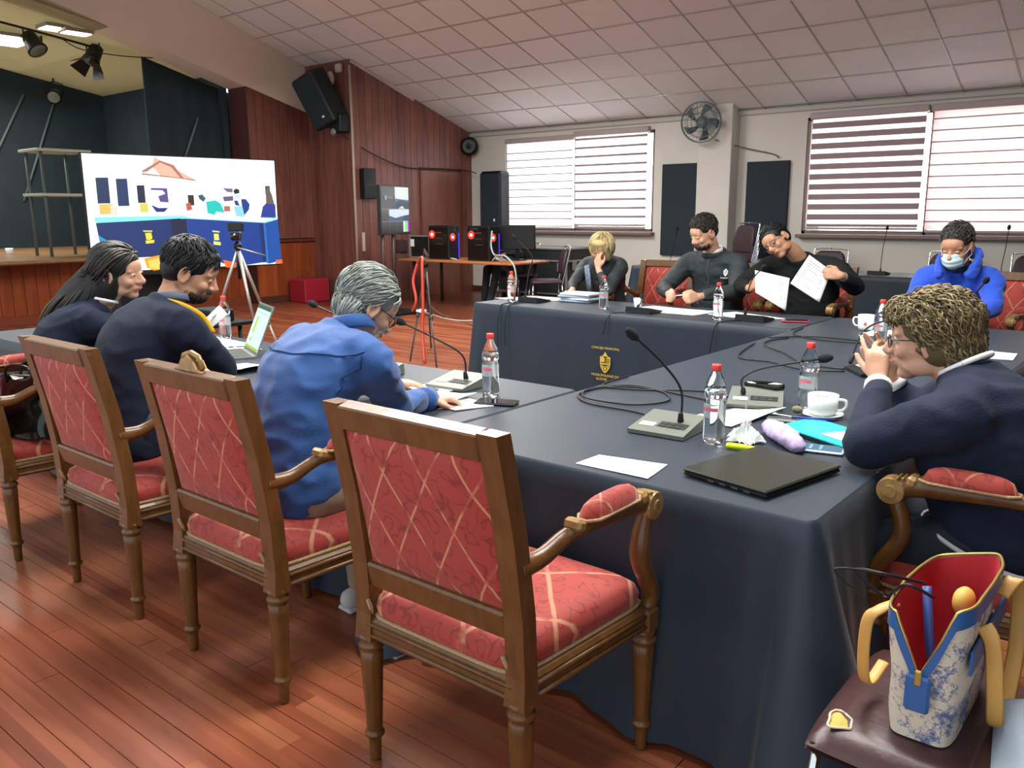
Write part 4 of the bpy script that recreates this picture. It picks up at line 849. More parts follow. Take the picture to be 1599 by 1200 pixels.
pic=[
('e6b49a',[(560,108),(860,285),(600,255),(540,180)],1.0),('c07a66',[(460,222),(470,205),(600,135),(700,170),(770,272),(740,262),(680,185),(600,150),(500,215)],.8),('c08070',[(460,225),(860,290),(855,280),(460,238)][::-1],.8),
('0b2a52',R_(136,255,222,445),1),('102f5c',R_(273,265,352,466),1),('0c1f3a',R_(415,315,470,445),1),('5a4a8c',[(515,335),(635,340),(638,445),(575,440),(560,380),(515,350)],.9),('dfe9ff',[(520,350),(600,355),(620,380),(560,400)],1.1),
('e8c060',R_(142,450,235,525),.95),('d9d060',R_(425,447,483,515),.95),('f0d8c8',R_(215,460,265,535),1),
('142c7a',[(505,460),(560,485),(630,485),(600,515),(540,515)],.9),('3a2418',R_(785,392,832,470),.9),('c85a50',[(765,455),(800,450),(815,500),(770,510)],.9),
('3a5a6a',[(865,395),(900,390),(925,420),(905,445),(875,425)],.9),('14c0b8',[(925,445),(1000,435),(1040,460),(1070,530),(1000,520),(985,545),(930,530)],1.0),('c86a58',R_(1065,480,1115,520),.9),
('7a6a8a',[(1065,345),(1145,350),(1145,380),(1100,375)],.9),('6a5a80',[(1060,410),(1145,405),(1145,440),(1070,445)],.9),('241c1c',[(1150,365),(1175,350),(1200,360),(1200,385),(1160,392)],.9),('1a3a86',[(1210,430),(1250,430),(1280,470),(1270,510),(1230,550),(1215,500)],1),('1c3a8a',[(1150,440),(1180,440),(1195,480),(1160,475)],1),
('8fd0f0',[(1145,485),(1215,480),(1235,580),(1165,580)],1),('c8d4da',[(1150,395),(1200,395),(1210,420),(1160,430)],1),
('5a544c',R_(1420,335,1463,400),.9),('6a6054',[(1425,365),(1450,345),(1475,400),(1495,480),(1420,475)],.9),('2c3c96',[(1390,490),(1420,465),(1500,475),(1500,575),(1365,570)],.95),
('7fe0f8',[(100,545),(720,545),(1520,575),(1400,615),(730,572),(480,575),(105,588)],1.15),('e8f8ff',[(720,540),(1100,555),(1470,580),(1390,608),(800,565)],1.2),
('0c2f72',[(105,588),(480,575),(715,565),(715,800),(480,850),(130,860)],.8),('081c44',[(640,570),(760,568),(760,790),(640,820)],.8),('0f3f96',[(760,568),(1400,612),(1415,905),(1100,945),(760,800)],.85),('1258b4',[(1400,612),(1515,585),(1525,900),(1410,925)],.75),('0a2f6e',[(1350,610),(1380,612),(1395,910),(1360,915)],.8),('2a7ac8',[(1385,612),(1400,612),(1412,920),(1390,922)],.8),
('1090c8',[(115,680),(190,735),(165,760),(120,750)],1),
('e8d840',[(425,650),(495,652),(490,662),(430,660)],1),('e8d840',[(440,670),(485,668),(490,710),(475,722),(445,720)],1),('e8d840',[(438,726),(502,722),(500,745),(440,750)],1),
('f0e460',[(950,660),(1010,668),(1008,678),(955,672)],1),('f0e460',[(962,685),(1000,688),(1002,735),(962,735)],1),('f0e460',[(955,742),(1012,750),(1012,775),(955,768)],1),
('ff9a18',[(415,860),(600,826),(575,940),(480,955),(430,930)],1.1),('ffc860',[(440,880),(560,850),(520,945),(450,935)],1.1),('ff6a1c',[(1020,885),(1130,910),(1120,948),(1040,944)],1),('ff6a38',[(1475,895),(1530,893),(1530,922),(1465,925)],1)]
polys(fn,[(a,tp(b),s) for a,b,s in pic],'screen_picture',tv,c)
for u in(.36,.44): 
    p=fn(u,0,-.08); MB().tube([(p.x,p.y,.05),(p.x,p.y,1.5)],.022,n=8).build('stand_post',rk,tv,c)
p=fn(.42,0,-.02); MB().box((p.x,p.y,.03),(.6,.9,.06),rz=.1,bev=.01).build('stand_base',blk,tv,c); MB().box((p.x,p.y,.55),(.35,.6,.02),rz=.1,bev=.004).build('stand_shelf',rk,tv,c)
p=fn(.3,0,-.3); MB().box((p.x-.1,p.y,.5),(.5,.7,.9),bev=.02).build('black_case',blk,None,(p.x-.1,p.y,.05),(p.x-.1,p.y,.05)); 
o=bpy.data.objects['black_case']; o.name='equipment_case'; tag(o,'tall black equipment case standing behind the big screen stand','case')
# low black table with cables in front of the screen
t=thing('side_table','small black table covered in cables below the big screen','table',(-5.9,3.35,0)); c=(-5.9,3.35,0)
MB().box((-5.9,3.35,.70),(.75,.6,.03),bev=.005).build('tabletop',blk,t,c)
for x in(-6.2,-5.6):
    for y in(3.12,3.58): MB().tube([(x,y,0),(x,y,.69)],.016,n=6).build('leg',legm,t,c)
rg=random.Random(5)
for k in range(5):
    P=[(-6.1+.1*k+rg.uniform(-.1,.1),3.3+rg.uniform(-.18,.18),.725+.012*j) for j in range(6)]
    cable(P,('lowest','second','third','fourth','topmost')[k]+' black cable of the tangle on the small black table',.009,m_=blk,name='coiled_cable')
o=MB().box((-5.75,3.45,.76),(.28,.2,.09),bev=.01).build('equipment_box',blk,None,(-5.75,3.45,.715),(-5.75,3.45,.715)); tag(o,'black equipment box on the small black table','box')
# silver tripod with camera
sv=mat('tripod_silver','a3a19c',.35,metal=.6)
def tripod(top,feet,lab,legmat,camera=True,r=.013):
    top=V(top); t=thing('camera_tripod',lab,'tripod',(top.x,top.y,0)); c=(top.x,top.y,0)
    for f in feet:
        f=V(f); s=top+(f-top)*.02; mid=s+(f-s)*.5; 
        l=MB(); l.tube([s,mid],r,n=8); l.tube([mid,f],r*.7,n=8); l.tube([mid-(f-s)*.01,mid+(f-s)*.03],r*1.35,n=8); l.build('leg',legmat,t,c)
    MB().tube([top-V((0,0,.25)),top+V((0,0,.06))],r*1.1,n=8).build('centre_column',blk,t,c)
    MB().ball(top+V((0,0,.02)),.035).build('tripod_head',blk,t,c)
    return t
tripod((-6.21,4.0,1.22),[(-6.68,3.78,0),(-5.75,3.92,0),(-6.25,4.5,0)],'silver camera tripod in front of the big screen',sv)
cmx=thing('video_camera','small black video camera on the silver tripod in front of the big screen','camera',(-6.22,4.0,1.29)); cc=V((-6.22,4.0,1.29))
MB().box(cc+V((0,0,.03)),(.07,.10,.07),bev=.01,rz=.7).build('camera_body',blk,cmx,cc); MB().tube([cc+V((.02,-.02,.03)),cc+V((.07,-.07,.03))],.026,n=12).build('lens',glossb,cmx,cc); MB().box(cc+V((0,0,.105)),(.13,.02,.07),rz=.7,bev=.006).build('viewfinder_screen',blk,cmx,cc)
MB().tube([cc+V((.03,-.02,-.06)),cc+V((.15,.16,-.13))],.006,n=6).build('pan_handle',sv,cmx,cc)
# second tripod, dark and red, by the gap between tables
rdm=mat('red_cord','b8402f',.5)
t=tripod((-6.35,6.3,.95),[(-6.26,5.95,0),(-5.79,5.86,0),(-6.7,6.7,0)],'dark tripod standing on the open floor beyond the blue-shirted man, with a red cord',mat('tripod_dark','3d3a38',.5))
cable([(-6.42,6.25,.98),(-6.30,6.2,1.05),(-6.2,6.1,.95),(-6.15,6.05,.6),(-6.12,6.0,.3),(-6.0,5.9,.02)],'thick red cord looped over the dark tripod',.016,rdm,'red_cord')
cable([(-6.42,6.25,.98),(-6.44,6.2,.8),(-6.3,6.1,.62),(-6.36,6.1,.5)],'short end of red cord tied to the dark tripod',.016,rdm,'red_cord')
o=MB().box((-6.28,6.15,.50),(.12,.06,.04),bev=.012).build('white_adapter',WHITE,None,(-6.28,6.15,.5),(-6.28,6.15,.5)); tag(o,'white power adapter fastened to the dark tripod','adapter')
wc=mat('white_cable','b9aea4',.5); gc=mat('grey_cable','6c5a54',.5)
cable([(-6.28,6.15,.5),(-6.1,6.5,.38),(-5.7,6.9,.40),(-5.35,7.0,.45),(-5.0,6.8,.35)],'pale cable sagging from the white adapter toward the far table',.008,wc)
cable([(-9.9,9.75,.72),(-9.7,9.6,.4),(-9.2,9.2,.12),(-8.6,8.9,.012),(-7.6,8.4,.012),(-6.8,7.8,.012),(-5.3,6.9,.012)],'long cable falling from the computer table and running over the floor',.008,gc)
# ================================================================ MONITOR ON STAND
fn,n=frame4((-9.46,8.5),(-9.70,9.30),1.19,1.86)
fn,n=frame4((-9.46,8.5),(-9.72,9.3),1.2,1.88)
if n.x<0 and False: pass
c=fn(.5,0); c=V((c.x,c.y,0)); mo=thing('monitor_on_stand','monitor on a tall dark stand showing camera pictures and colour bars, by the wooden wall','monitor',c)
obox('monitor_housing',blk,mo,c,-.03,1.03,-.03,1.03,-.05,0); obox('monitor_glass',mat('monitor_black','10181a',.3),mo,c,0,1,0,1,0,.003)
mp=[('e8f0ea',[(.5,.55),(1,.55),(1,1),(.5,1)],.75),('5a7a9a',[(.5,.55),(1,.55),(1,.72),(.5,.75)],.6),('1c3f60',[(.5,.53),(1,.53),(1,.68),(.68,.72),(.5,.66)],.7),('e8c8b8',[(.6,.53),(.85,.53),(.75,.6)],.8),
('d8e4ee',[(.27,.27),(1,.27),(1,.52),(.27,.52)],.8),('4a5f86',[(.27,.26),(1,.26),(1,.34),(.8,.38),(.5,.33),(.27,.38)],.6),('283c6a',[(.75,.3),(1,.28),(1,.4),(.8,.38)],.6),
('d8e8c8',[(.77,.02),(.84,.02),(.84,.26),(.77,.26)],.9),('48e068',[(.84,.02),(.90,.02),(.90,.26),(.84,.26)],.9),('c8e8d8',[(.90,.02),(.92,.02),(.92,.26),(.90,.26)],.9),('d040c8',[(.92,.02),(.96,.02),(.96,.26),(.92,.26)],.9),('4838a8',[(.96,.02),(1,.02),(1,.26),(.96,.26)],.9),
('9aa4a4',[(0,.515),(.5,.515),(.5,.53),(0,.53)],.6),('9aa4a4',[(0,.25),(.77,.25),(.77,.262),(0,.262)],.6),('66706f',[(.26,.0),(.27,.0),(.27,.25),(.26,.25)],.5),('66706f',[(.52,.0),(.53,.0),(.53,.25),(.52,.25)],.5),('b8bcbc',[(.12,.72),(.18,.72),(.2,.8),(.12,.82)],.7),('808684',[(.22,.74),(.4,.74),(.4,.8),(.22,.8)],.6)]
polys(fn,mp,'screen_picture',mo,c)
for u in(.12,.5): p=fn(u,0,-.05); MB().tube([(p.x,p.y,.04),(p.x,p.y,1.3)],.028,n=8).build('stand_post',mat('stand_brown','2a1a18',.5),mo,c)
p=fn(.3,0,0); MB().box((p.x,p.y,.025),(.7,.6,.05),bev=.01).build('stand_base',blk,mo,c)
# ================================================================ COMPUTER TABLE
t=thing('computer_table','long wooden table with computers in front of the wooden wall','table',(-9.25,10.2,0)); c=(-9.25,10.2,0)
MB().box((-9.28,10.25,.735),(2.45,.95,.035),bev=.008).build('tabletop',mat('light_table_wood','a4683a',.4,var=.15,vs=4),t,c)
for x in(-10.3,-8.25):
    for y in(9.95,10.6): MB().tube([(x,y,0),(x,y,.72)],.03,n=8).build('leg',mat('dark_leg','33201c',.5),t,c)
redf=emis('fan_red','ff2a20',2.2); redd=emis('fan_core','ffb0a0',8); vio=emis('strip_violet','3a20d8',2); side=mat('tinted_side','15100f',.12,coat=.4)
def tower(x0,lab):
    y0,y1=9.98,10.22; w=.46; t=thing('desktop_computer',lab,'computer',(x0+w/2,10.1,.7535)); c=(x0+w/2,10.1,.7535); z0=.7535
    MB().box((x0+w/2,10.1,z0+.27),(w,.24,.54),bev=.01).build('computer_case',blk,t,c)
    MB().box((x0+w/2-.01,9.978,z0+.27),(w-.05,.006,.48)).build('side_glass',side,t,c)
    MB().box((x0+w+.003,10.1,z0+.27),(.006,.22,.52)).build('front_panel',blk,t,c)
    for cc_,ax,R0 in(((x0+.09,9.973,z0+.40),(0,-1,0),.055),((x0+w+.008,10.06,z0+.36),(1,0,0),.05)):
        f=MB(); a,b=basis(ax); cv=V(cc_); P=[cv+a*R0*math.cos(2*PI*i/20)+b*R0*math.sin(2*PI*i/20) for i in range(21)]; f.tube(P,.010,n=6,cap=False); fo=f.build('case_fan',redf,t,c)
        g=MB(); g.lathe([(R0*.45,0),(R0*.4,.004)],14,cv,ax); g.build('fan_hub',redd,fo,c)
        h=MB()
        for k in range(7):
            an=2*PI*k/7; q=cv+(a*math.cos(an)+b*math.sin(an))*R0*.65; h.box(q,(.012,.012,.03) )
        h.build('fan_blade',redf,fo,c)
    MB().box((x0+w+.008,10.205,z0+.22),(.006,.018,.40)).build('light_strip',vio,t,c)
    for k in range(3): MB().box((x0+.22+.02*k,9.973,z0+.43-.09*k),(.16,.004,.02)).build('board_part',mat('board_red','5a1a1a',.4,emit='a02020',es=.25) if k==0 else mat('board_dark','2c2c2c',.4),t,c)
    return t
tower(-9.98,'black desktop computer with red glowing fans, left of the pair on the computer table')
tower(-9.12,'black desktop computer with red glowing fans, right of the pair on the computer table')
t=thing('small_rack_case','small open metal rack case left of the two computers','case',(-10.3,10.2,.7535)); c=(-10.3,10.2,.7535)
MB().box((-10.3,10.25,.7535+.18),(.44,.3,.34),bev=.01).build('case_inside',blk,t,c)
f=MB(); 
for x in(-10.53,-10.07): f.box((x,10.09,.7535+.185),(.025,.03,.37),bev=.004)
for z_ in(.7535+.012,.7535+.365): f.box((-10.3,10.09,z_),(.485,.03,.025),bev=.004)
f.build('case_frame',mat('alu','8f9490',.4,metal=.5),t,c); MB().box((-10.47,10.085,.7535+.25),(.08,.01,.12)).build('case_label',WHITE,t,c)
for k in range(4): MB().tube(cr([(-10.2+.03*k,10.07,.80),(-10.15,10.04,.86+.02*k),(-10.1+.02*k,10.06,.78)],4),.008,n=5).build('patch_cable',gc,t,c)
t=thing('desktop_monitor','black desktop monitor turned away, right of the computers','monitor',(-8.5,10.45,.7535)); c=(-8.5,10.45,.7535)
MB().box((-8.5,10.45,.7535+.36),(.62,.05,.38),bev=.012,rz=.35).build('monitor_back',blk,t,c); MB().box((-8.5,10.47,.7535+.1),(.06,.04,.2)).build('monitor_neck',blk,t,c); MB().box((-8.5,10.47,.7535+.01),(.24,.18,.02),bev=.005).build('monitor_foot',blk,t,c)
gw=mat('grey_white_cable','9aa09e',.5)
cable([(-8.62,10.0,1.22),(-8.6,9.95,1.0),(-8.5,9.9,.87),(-8.35,9.85,.86),(-8.2,9.82,.85),(-8.0,9.78,.7),(-7.95,9.75,.4),(-8.1,9.75,.2),(-8.35,9.75,.12)],'pale grey cable drooping over the right end of the computer table',.014,gw)
for k in range(3): cable([(-8.5+.1*k,9.86,.775+.02*k),(-8.4,9.88,.86-.02*k),(-8.28+.03*k,9.87,.79),(-8.45,9.88,.80+.015*k)],('lowest','middle','top')[k]+' white cable loop beside the monitor on the computer table',.010,gw)
cable([(-9.35,9.85,.765),(-9.3,9.8,.79),(-9.22,9.84,.77),(-9.28,9.82,.765)],'small pale cable bundle between the two computers',.012,gw)
# road case
t=thing('road_case','large black road case with aluminium edges under the far window','case',(-9.0,11.8,0)); c=V((-9.0,11.8,0)); x0,x1,y0,y1,z1=-9.75,-8.22,11.4,12.15,.90
MB().box(((x0+x1)/2,(y0+y1)/2,.52),(x1-x0-.02,y1-y0-.02,.74)).build('case_body',mat('case_black','22282a',.5),t,c)
e=MB(); al=mat('alu','8f9490')
for z_ in(.15,.70,z1):
    for a,b in(((x0,y0),(x1,y0)),((x1,y0),(x1,y1)),((x0,y1),(x1,y1)),((x0,y0),(x0,y1))): e.box(((a[0]+b[0])/2,(a[1]+b[1])/2,z_),(abs(b[0]-a[0])+.03,abs(b[1]-a[1])+.03,.03),bev=.004)
for x in(x0,x1):
    for y in(y0,y1): e.box((x,y,(z1+.15)/2),(.03,.03,z1-.15),bev=.004)
e.build('aluminium_edges',al,t,c); MB().box(((x0+x1)/2,(y0+y1)/2,z1+.005),(x1-x0,y1-y0,.02)).build('case_lid',mat('lid_grey','6f7674',.35,metal=.4),t,c)
MB().box((x1+.01,11.62,.62),(.02,.12,.14),bev=.004).build('case_handle',al,t,c); MB().box((x1-.12,y0-.01,.60),(.12,.02,.14),bev=.004).build('latch',al,t,c)
for x in(x0+.1,x1-.1):
    for y in(y0+.1,y1-.1): MB().lathe([(.05,-.02),(.05,.02)],12,(x,y,.05),(1,0,0)).build('caster',blk,t,c)
# acoustic panels and speakers
fp=mat('panel_black_felt','232e38',.85,bump=.1,bs=200)
def pan(x0,x1,z0,z1,lab,y=YW-.03,th=.06): o=MB().box(((x0+x1)/2,y,(z0+z1)/2),(x1-x0,th,z1-z0),bev=.008).build('acoustic_panel',fp,None,((x0+x1)/2,y,z0),((x0+x1)/2,y,z0)); tag(o,lab,'panel','black acoustic panels on the window wall')
pan(-7.02,-6.38,.80,2.24,'black acoustic panel between the far window and the wall fan, behind the bearded man')
pan(-5.58,-4.93,.80,2.22,'black acoustic panel just left of the thick-striped window, behind the man reading papers')
t=thing('loudspeaker','black loudspeaker hanging on the wall between the wooden wall and the far window','speaker',(-10.40,12.1,1.0)); c=V((-10.40,12.1,1.0))
MB().box((-10.42,12.18,1.62),(.50,.30,1.24),bev=.04).build('speaker_cabinet',blk,t,c); MB().box((-10.42,12.02,1.62),(.44,.012,1.14),bev=.004).build('grille',fp,t,c); MB().box((-10.29,12.0,1.36),(.03,.006,.05)).build('speaker_badge',WHITE,t,c)
t=thing('loudspeaker','large black loudspeaker tilted on the upper corner of the wooden wall','speaker',(-11.62,9.2,3.33)); c=V((-11.62,9.2,3.33))
Rr=Matrix.Rotation(-.30,3,'Y')@Matrix.Rotation(.35,3,'X'); 
MB().box(c,(.52,.36,.86),bev=.03,rot=Rr).build('speaker_cabinet',mat('speaker_dark','142024',.55),t,c); MB().box(c+Rr@V((0,-.186,0)),(.46,.012,.78),rot=Rr).build('grille',mat('grille_dark','16282c',.7),t,c)
MB().box(c+Rr@V((.08,-.196,-.28)),(.05,.006,.03),rot=Rr).build('speaker_badge',WHITE,t,c)
MB().tube([(-11.5,9.3,3.1),(-11.4,9.45,2.9)],.03,n=8).build('speaker_bracket',blk,t,c)
t=thing('small_lamp','small white wall lamp at the top corner of the wooden wall','lamp',(-11.4,9.42,3.72)); c=V((-11.4,9.42,3.72)); MB().box(c+V((0,.02,.1)),(.14,.08,.14),bev=.02).build('lamp_mount',mat('plastic_pale','b5aaa2',.5),t,c); MB().ball(c+V((-.13,-.06,-.06)),(.07,.07,.12)).build('lamp_globe',mat('plastic_pale','b5aaa2'),t,c)
t=thing('bracket_box','black bracket box under the tilted loudspeaker at the wooden corner','box',(-11.34,9.3,2.82)); c=V((-11.34,9.3,2.82)); MB().box(c+V((.0,.05,.12)),(.28,.2,.3),bev=.02).build('box_body',blk,t,c); MB().ball(c+V((-.02,-.07,-.02)),(.06,.04,.06)).build('box_lens',mat('lens_grey','6d756c'),t,c)
o=MB().box((XP+.09,9.72,1.98),(.13,.26,.50),bev=.01).build('small_speaker',blk,None,(XP+.09,9.72,1.98),(XP+.09,9.72,1.98)); tag(o,'small black wall speaker halfway up beside the white pole','speaker')
t=thing('round_speaker','round black speaker at the top corner where wooden wall meets window wall','speaker',(-11.05,12.2,2.72)); c=V((-11.05,12.2,2.72)); ax=(.45,-1,-.15)
MB().lathe([(.15,-.06),(.17,0),(.17,.05),(.15,.07)],20,c,ax).build('speaker_body',blk,t,c); MB().lathe([(.12,.071),(.06,.075),(.04,.06),(.001,.06)],18,c,ax,cap=False).build('speaker_cone',mat('cone_grey','4c5252',.5),t,c)
cable([(-11.35,9.42,2.75),(-11.1,9.9,2.45),(-11.12,10.6,2.28),(-11.12,11.4,2.28),(-11.1,12.1,2.28),(-10.9,12.2,2.22)],'dark cable sagging across the wooden wall to the hanging loudspeaker',.010,cab)
cable([(-6.0,12.1,2.55),(-5.6,12.3,2.42),(-5.2,12.36,2.32),(-5.1,12.36,2.26)],'thin cable from the wall fan to the panel right of the pillar',.010,gc)
# wall fan
t=thing('cage_fan','round wall fan with a wire cage at the top of the pillar','fan',(-6.3,11.95,2.72)); c=V((-6.14,11.92,2.80)); t.location=c; ax=V((.28,-1,-.12)).normalized(); a,b=basis(ax); fg=mat('fan_grey','6d7a7e',.5); fb=mat('fan_blade_grey','4d5b62',.5)
m=MB()
for r_,d_ in((.29,0),(.29,.07),(.22,.095),(.13,.11),(.06,.115),(.22,-.03)): P=[c+ax*d_+a*r_*math.cos(2*PI*i/32)+b*r_*math.sin(2*PI*i/32) for i in range(33)]; m.tube(P,.005 if r_<.29 else .009,n=5,cap=False)
for k in range(28):
    an=2*PI*k/28; u_=a*math.cos(an)+b*math.sin(an); m.tube([c+ax*.115+u_*.05,c+ax*.095+u_*.22,c+ax*.04+u_*.29],.0028,n=4)
m.build('fan_cage',fg,t,c)
for k in range(5):
    an=2*PI*k/5+.3; m=MB()
    def bf(u,v): r_=.05+.21*v; A_=an+(.28+.2*math.sin(v*2))*(u-.5)*(1.25-v*.2)+.5*v; return c+(a*math.cos(A_)+b*math.sin(A_))*r_+ax*(.02+.05*(u-.5))
    m.grid(bf,5,8,th=.004); m.build('fan_blade',fb,t,c)
MB().lathe([(.05,-.14),(.08,-.12),(.09,-.04),(.06,.0),(.055,.03),(.03,.045)],18,c,ax).build('fan_motor',fg,t,c)
MB().tube([c-ax*.12,c-ax*.12+V((.02,.12,-.02)),c-ax*.1+V((.06,.2,-.1))],.02,n=8).build('fan_arm',fg,t,c)
# fire box / planter and small wall boxes
t=thing('planter_box','red planter box with a dry twig at the foot of the wooden wall','planter',(-12.05,9.12,0)); c=V((-12.05,9.12,0)); rp=mat('planter_red','9c2030',.45)
MB().box(c+V((0,0,.2)),(.44,.52,.40),bev=.015).build('planter_body',rp,t,c); MB().tube(cr([c+V((0,0,.38)),c+V((.03,.02,.5)),c+V((-.01,.04,.62)),c+V((.05,0,.75))],4),.006,n=5).build('dry_twig',mat('twig','4a3a2a',.8),t,c)
o=MB().box((XP+.03,10.5,.92),(.05,.25,.22),bev=.01).build('socket_box',mat('socket_dark','33201c',.5),None,(XP+.03,10.5,.92),(XP+.03,10.5,.92)); tag(o,'dark box on the wooden wall beside the stand of the monitor','box')
o=MB().box((XP+.03,9.62,1.02),(.05,.05,.32),bev=.01).build('switch_box',mat('plastic_pale','b5aaa2'),None,(XP+.03,9.62,1.02),(XP+.03,9.62,1.02)); tag(o,'narrow pale switch box low on the wooden wall beside the white pole','switch')
# ================================================================ FLORAL HANDBAG
fm=bpy.data.materials.new('floral_canvas'); fm.use_nodes=True; nt=fm.node_tree;n_=nt.nodes;L=nt.links;b=n_['Principled BSDF']; tc=n_.new('ShaderNodeTexCoord')
nz=n_.new('ShaderNodeTexNoise'); nz.inputs['Scale'].default_value=13; nz.inputs['Detail'].default_value=6; nz.inputs['Roughness'].default_value=.7; L.new(tc.outputs['Object'],nz.inputs[0])
wv=n_.new('ShaderNodeTexVoronoi'); wv.feature='DISTANCE_TO_EDGE'; wv.inputs['Scale'].default_value=38; ad=n_.new('ShaderNodeVectorMath'); ad.operation='MULTIPLY_ADD'; L.new(nz.outputs['Color'],ad.inputs[0]); ad.inputs[1].default_value=(.12,.12,.12); L.new(tc.outputs['Object'],ad.inputs[2]); L.new(ad.outputs[0],wv.inputs['Vector'])
def mr(src,a,b_,c_,d): r=n_.new('ShaderNodeMapRange'); L.new(src,r.inputs[0]); r.inputs[1].default_value=a;r.inputs[2].default_value=b_;r.inputs[3].default_value=c_;r.inputs[4].default_value=d; return r.outputs[0]
l1=mr(wv.outputs['Distance'],.03,.07,1,0); l2=mr(nz.outputs['Fac'],.53,.60,0,1); l3=mr(nz.outputs['Fac'],.44,.5,0,1)
def mxc(f,a,b_):
    q=n_.new('ShaderNodeMix'); q.data_type='RGBA'; L.new(f,q.inputs[0])
    for i,x in((6,a),(7,b_)):
        if isinstance(x,str): q.inputs[i].default_value=rgb(x)
        else: L.new(x,q.inputs[i])
    return q.outputs[2]
mm=n_.new('ShaderNodeMath'); mm.operation='MULTIPLY'; L.new(l1,mm.inputs[0]); L.new(l3,mm.inputs[1])
L.new(mxc(l2,mxc(mm.outputs[0],'c9c3b2','5a6790'),'54628f'),b.inputs['Base Color']); b.inputs['Roughness'].default_value=.6
blt=mat('blue_leather','2c5a96',.4); tan=mat('tan_strap','c89a52',.45); rl=mat('red_lining','a81f2c',.7)
B0=V((-.335,1.80,.482)); bag=thing('floral_handbag','white and blue floral handbag with tan straps and red lining, open on the maroon chair','handbag',B0)
hw0,hl0,hw1,hl1=.060,.155,.080,.180
def rimz(y): # y -1 near .. 1 far ; height of rim on the camera-side end dips
    return .36
def wall(u,v):
    a=2*PI*u; p=.35; cx_=abs(math.cos(a))**p*(1 if math.cos(a)>0 else -1); sy=abs(math.sin(a))**p*(1 if math.sin(a)>0 else -1)
    w=hw0+(hw1-hw0)*v; l=hl0+(hl1-hl0)*v; dip=0
    near=max(0,-sy)*max(0,1-abs(cx_)*1.0); H_=.275-.13*max(0,(1-abs(cx_)/.75))*(1 if sy<-.8 else 0)-.05*(max(0,-cx_))*(sy>-2)*0
    H_+= .03*max(0,sy)*0+ .02*(cx_)
    P=V((cx_*w*(1-.15*v*v*(sy**2)),sy*l,H_*v)); k_=noise.noise(P*11)*.014*min(1,v*3)*(1-.6*v); return P+V((k_*(1 if cx_>0 else -1),k_*.5,0))
m=MB(); m.grid(wall,72,12); m.grid(lambda u,v:wall(1-u,0)*(1-v),72,2); m.build('bag_body',fm,bag)
MB().grid(lambda u,v:V((wall(1-u,1-v).x*.95,wall(1-u,1-v).y*.96,wall(1-u,1-v).z+.001)),72,6).build('lining',rl,bag)
rim=[wall(i/72,1) for i in range(73)]
MB().grid(lambda u,v:(lambda w_,w2:V((w_.x*1.03,w_.y*1.025,w_.z-.035*v+.003)))(wall(u,1),0),144,2).build('leather_rim',blt,bag)
MB().tube([p+V((0,0,.003)) for p in rim],.0035,n=5,cap=False).build('zip_teeth',mat('zip_gold','b9a560',.35,metal=.8),bag)
MB().box((0,-hl1*1.02-.002,.115),(.045,.012,.075),bev=.005).build('leather_tab',blt,bag); MB().box((.0,-hl1*1.03-.006,.15),(.012,.008,.03),bev=.002).build('zip_puller',mat('zip_gold','b9a560'),bag)
MB().box((.078,.02,.185),(.006,.33,.05),bev=.002).build('leather_band',blt,bag)
def strap(P,w=.016): 
    P=cr(P,6); MB().tube(P,[(.0035,w)]*len(P),n=8,up=(1,0,0)).build('strap',tan,bag)
strap([(.080,-.07,.235),(.10,-.075,.20),(.112,-.07,.10),(.115,-.05,.03),(.118,-.01,.012),(.118,.05,.04),(.116,.12,.12),(.108,.15,.20),(.10,.13,.265),(.080,.10,.235)])
strap([(-.078,-.07,.235),(-.10,-.10,.225),(-.118,-.12,.2),(-.122,-.11,.1),(-.12,-.07,.04),(-.11,-.0,.06)],.012)
MB().tube(cr([(-.04,.0,.255),(-.02,-.05,.20),(.0,-.08,.12)],4),[(.003,.010)]*9,n=6,up=(1,0,0)).build('inner_strap',mat('blue_band','26407e',.5),bag)
o=MB().ball((0,0,0),(.022,.035,.03)).build('yellow_pouch',mat('pouch_yellow','c9a24e',.6),None,loc=(-.315,1.86,.70)); tag(o,'small yellow pouch sticking out of the floral handbag','pouch')
cable([(-.37,1.76,.76),(-.42,1.66,.80),(-.47,1.68,.79),(-.50,1.75,.75),(-.46,1.82,.68),(-.42,1.72,.74),(-.38,1.66,.79),(-.34,1.70,.76)],'black cable looping out of the floral handbag toward the armchair leg',.0035)
cable([(-.42,1.66,.80),(-.50,1.60,.81),(-.47,1.70,.72),(-.46,1.74,.66)],'thin black cable hanging on the left side of the floral handbag',.0022)
# pale cloth on the maroon chair, bottom right corner
m=MB()
def pc(u,v): x=-.235+.22*u; y=1.50+.34*v; h=.5+.05*math.sin(PI*min(1,u*1.4))*(.6+.4*v); return (x-.06*v*(1-u)*0+ (0.05*(1-v))*(1-u),y,h+.006*math.sin(18*u+7*v))
o=m.grid(pc,20,16,th=.02).build('pale_cloth',mat('pale_blue_cloth','8d9aa6',.8,bump=.15,bs=80),None,(-.12,1.65,.49),(-.12,1.65,.49)); tag(o,'pale grey-blue cloth at the bottom right corner of the photo','cloth')
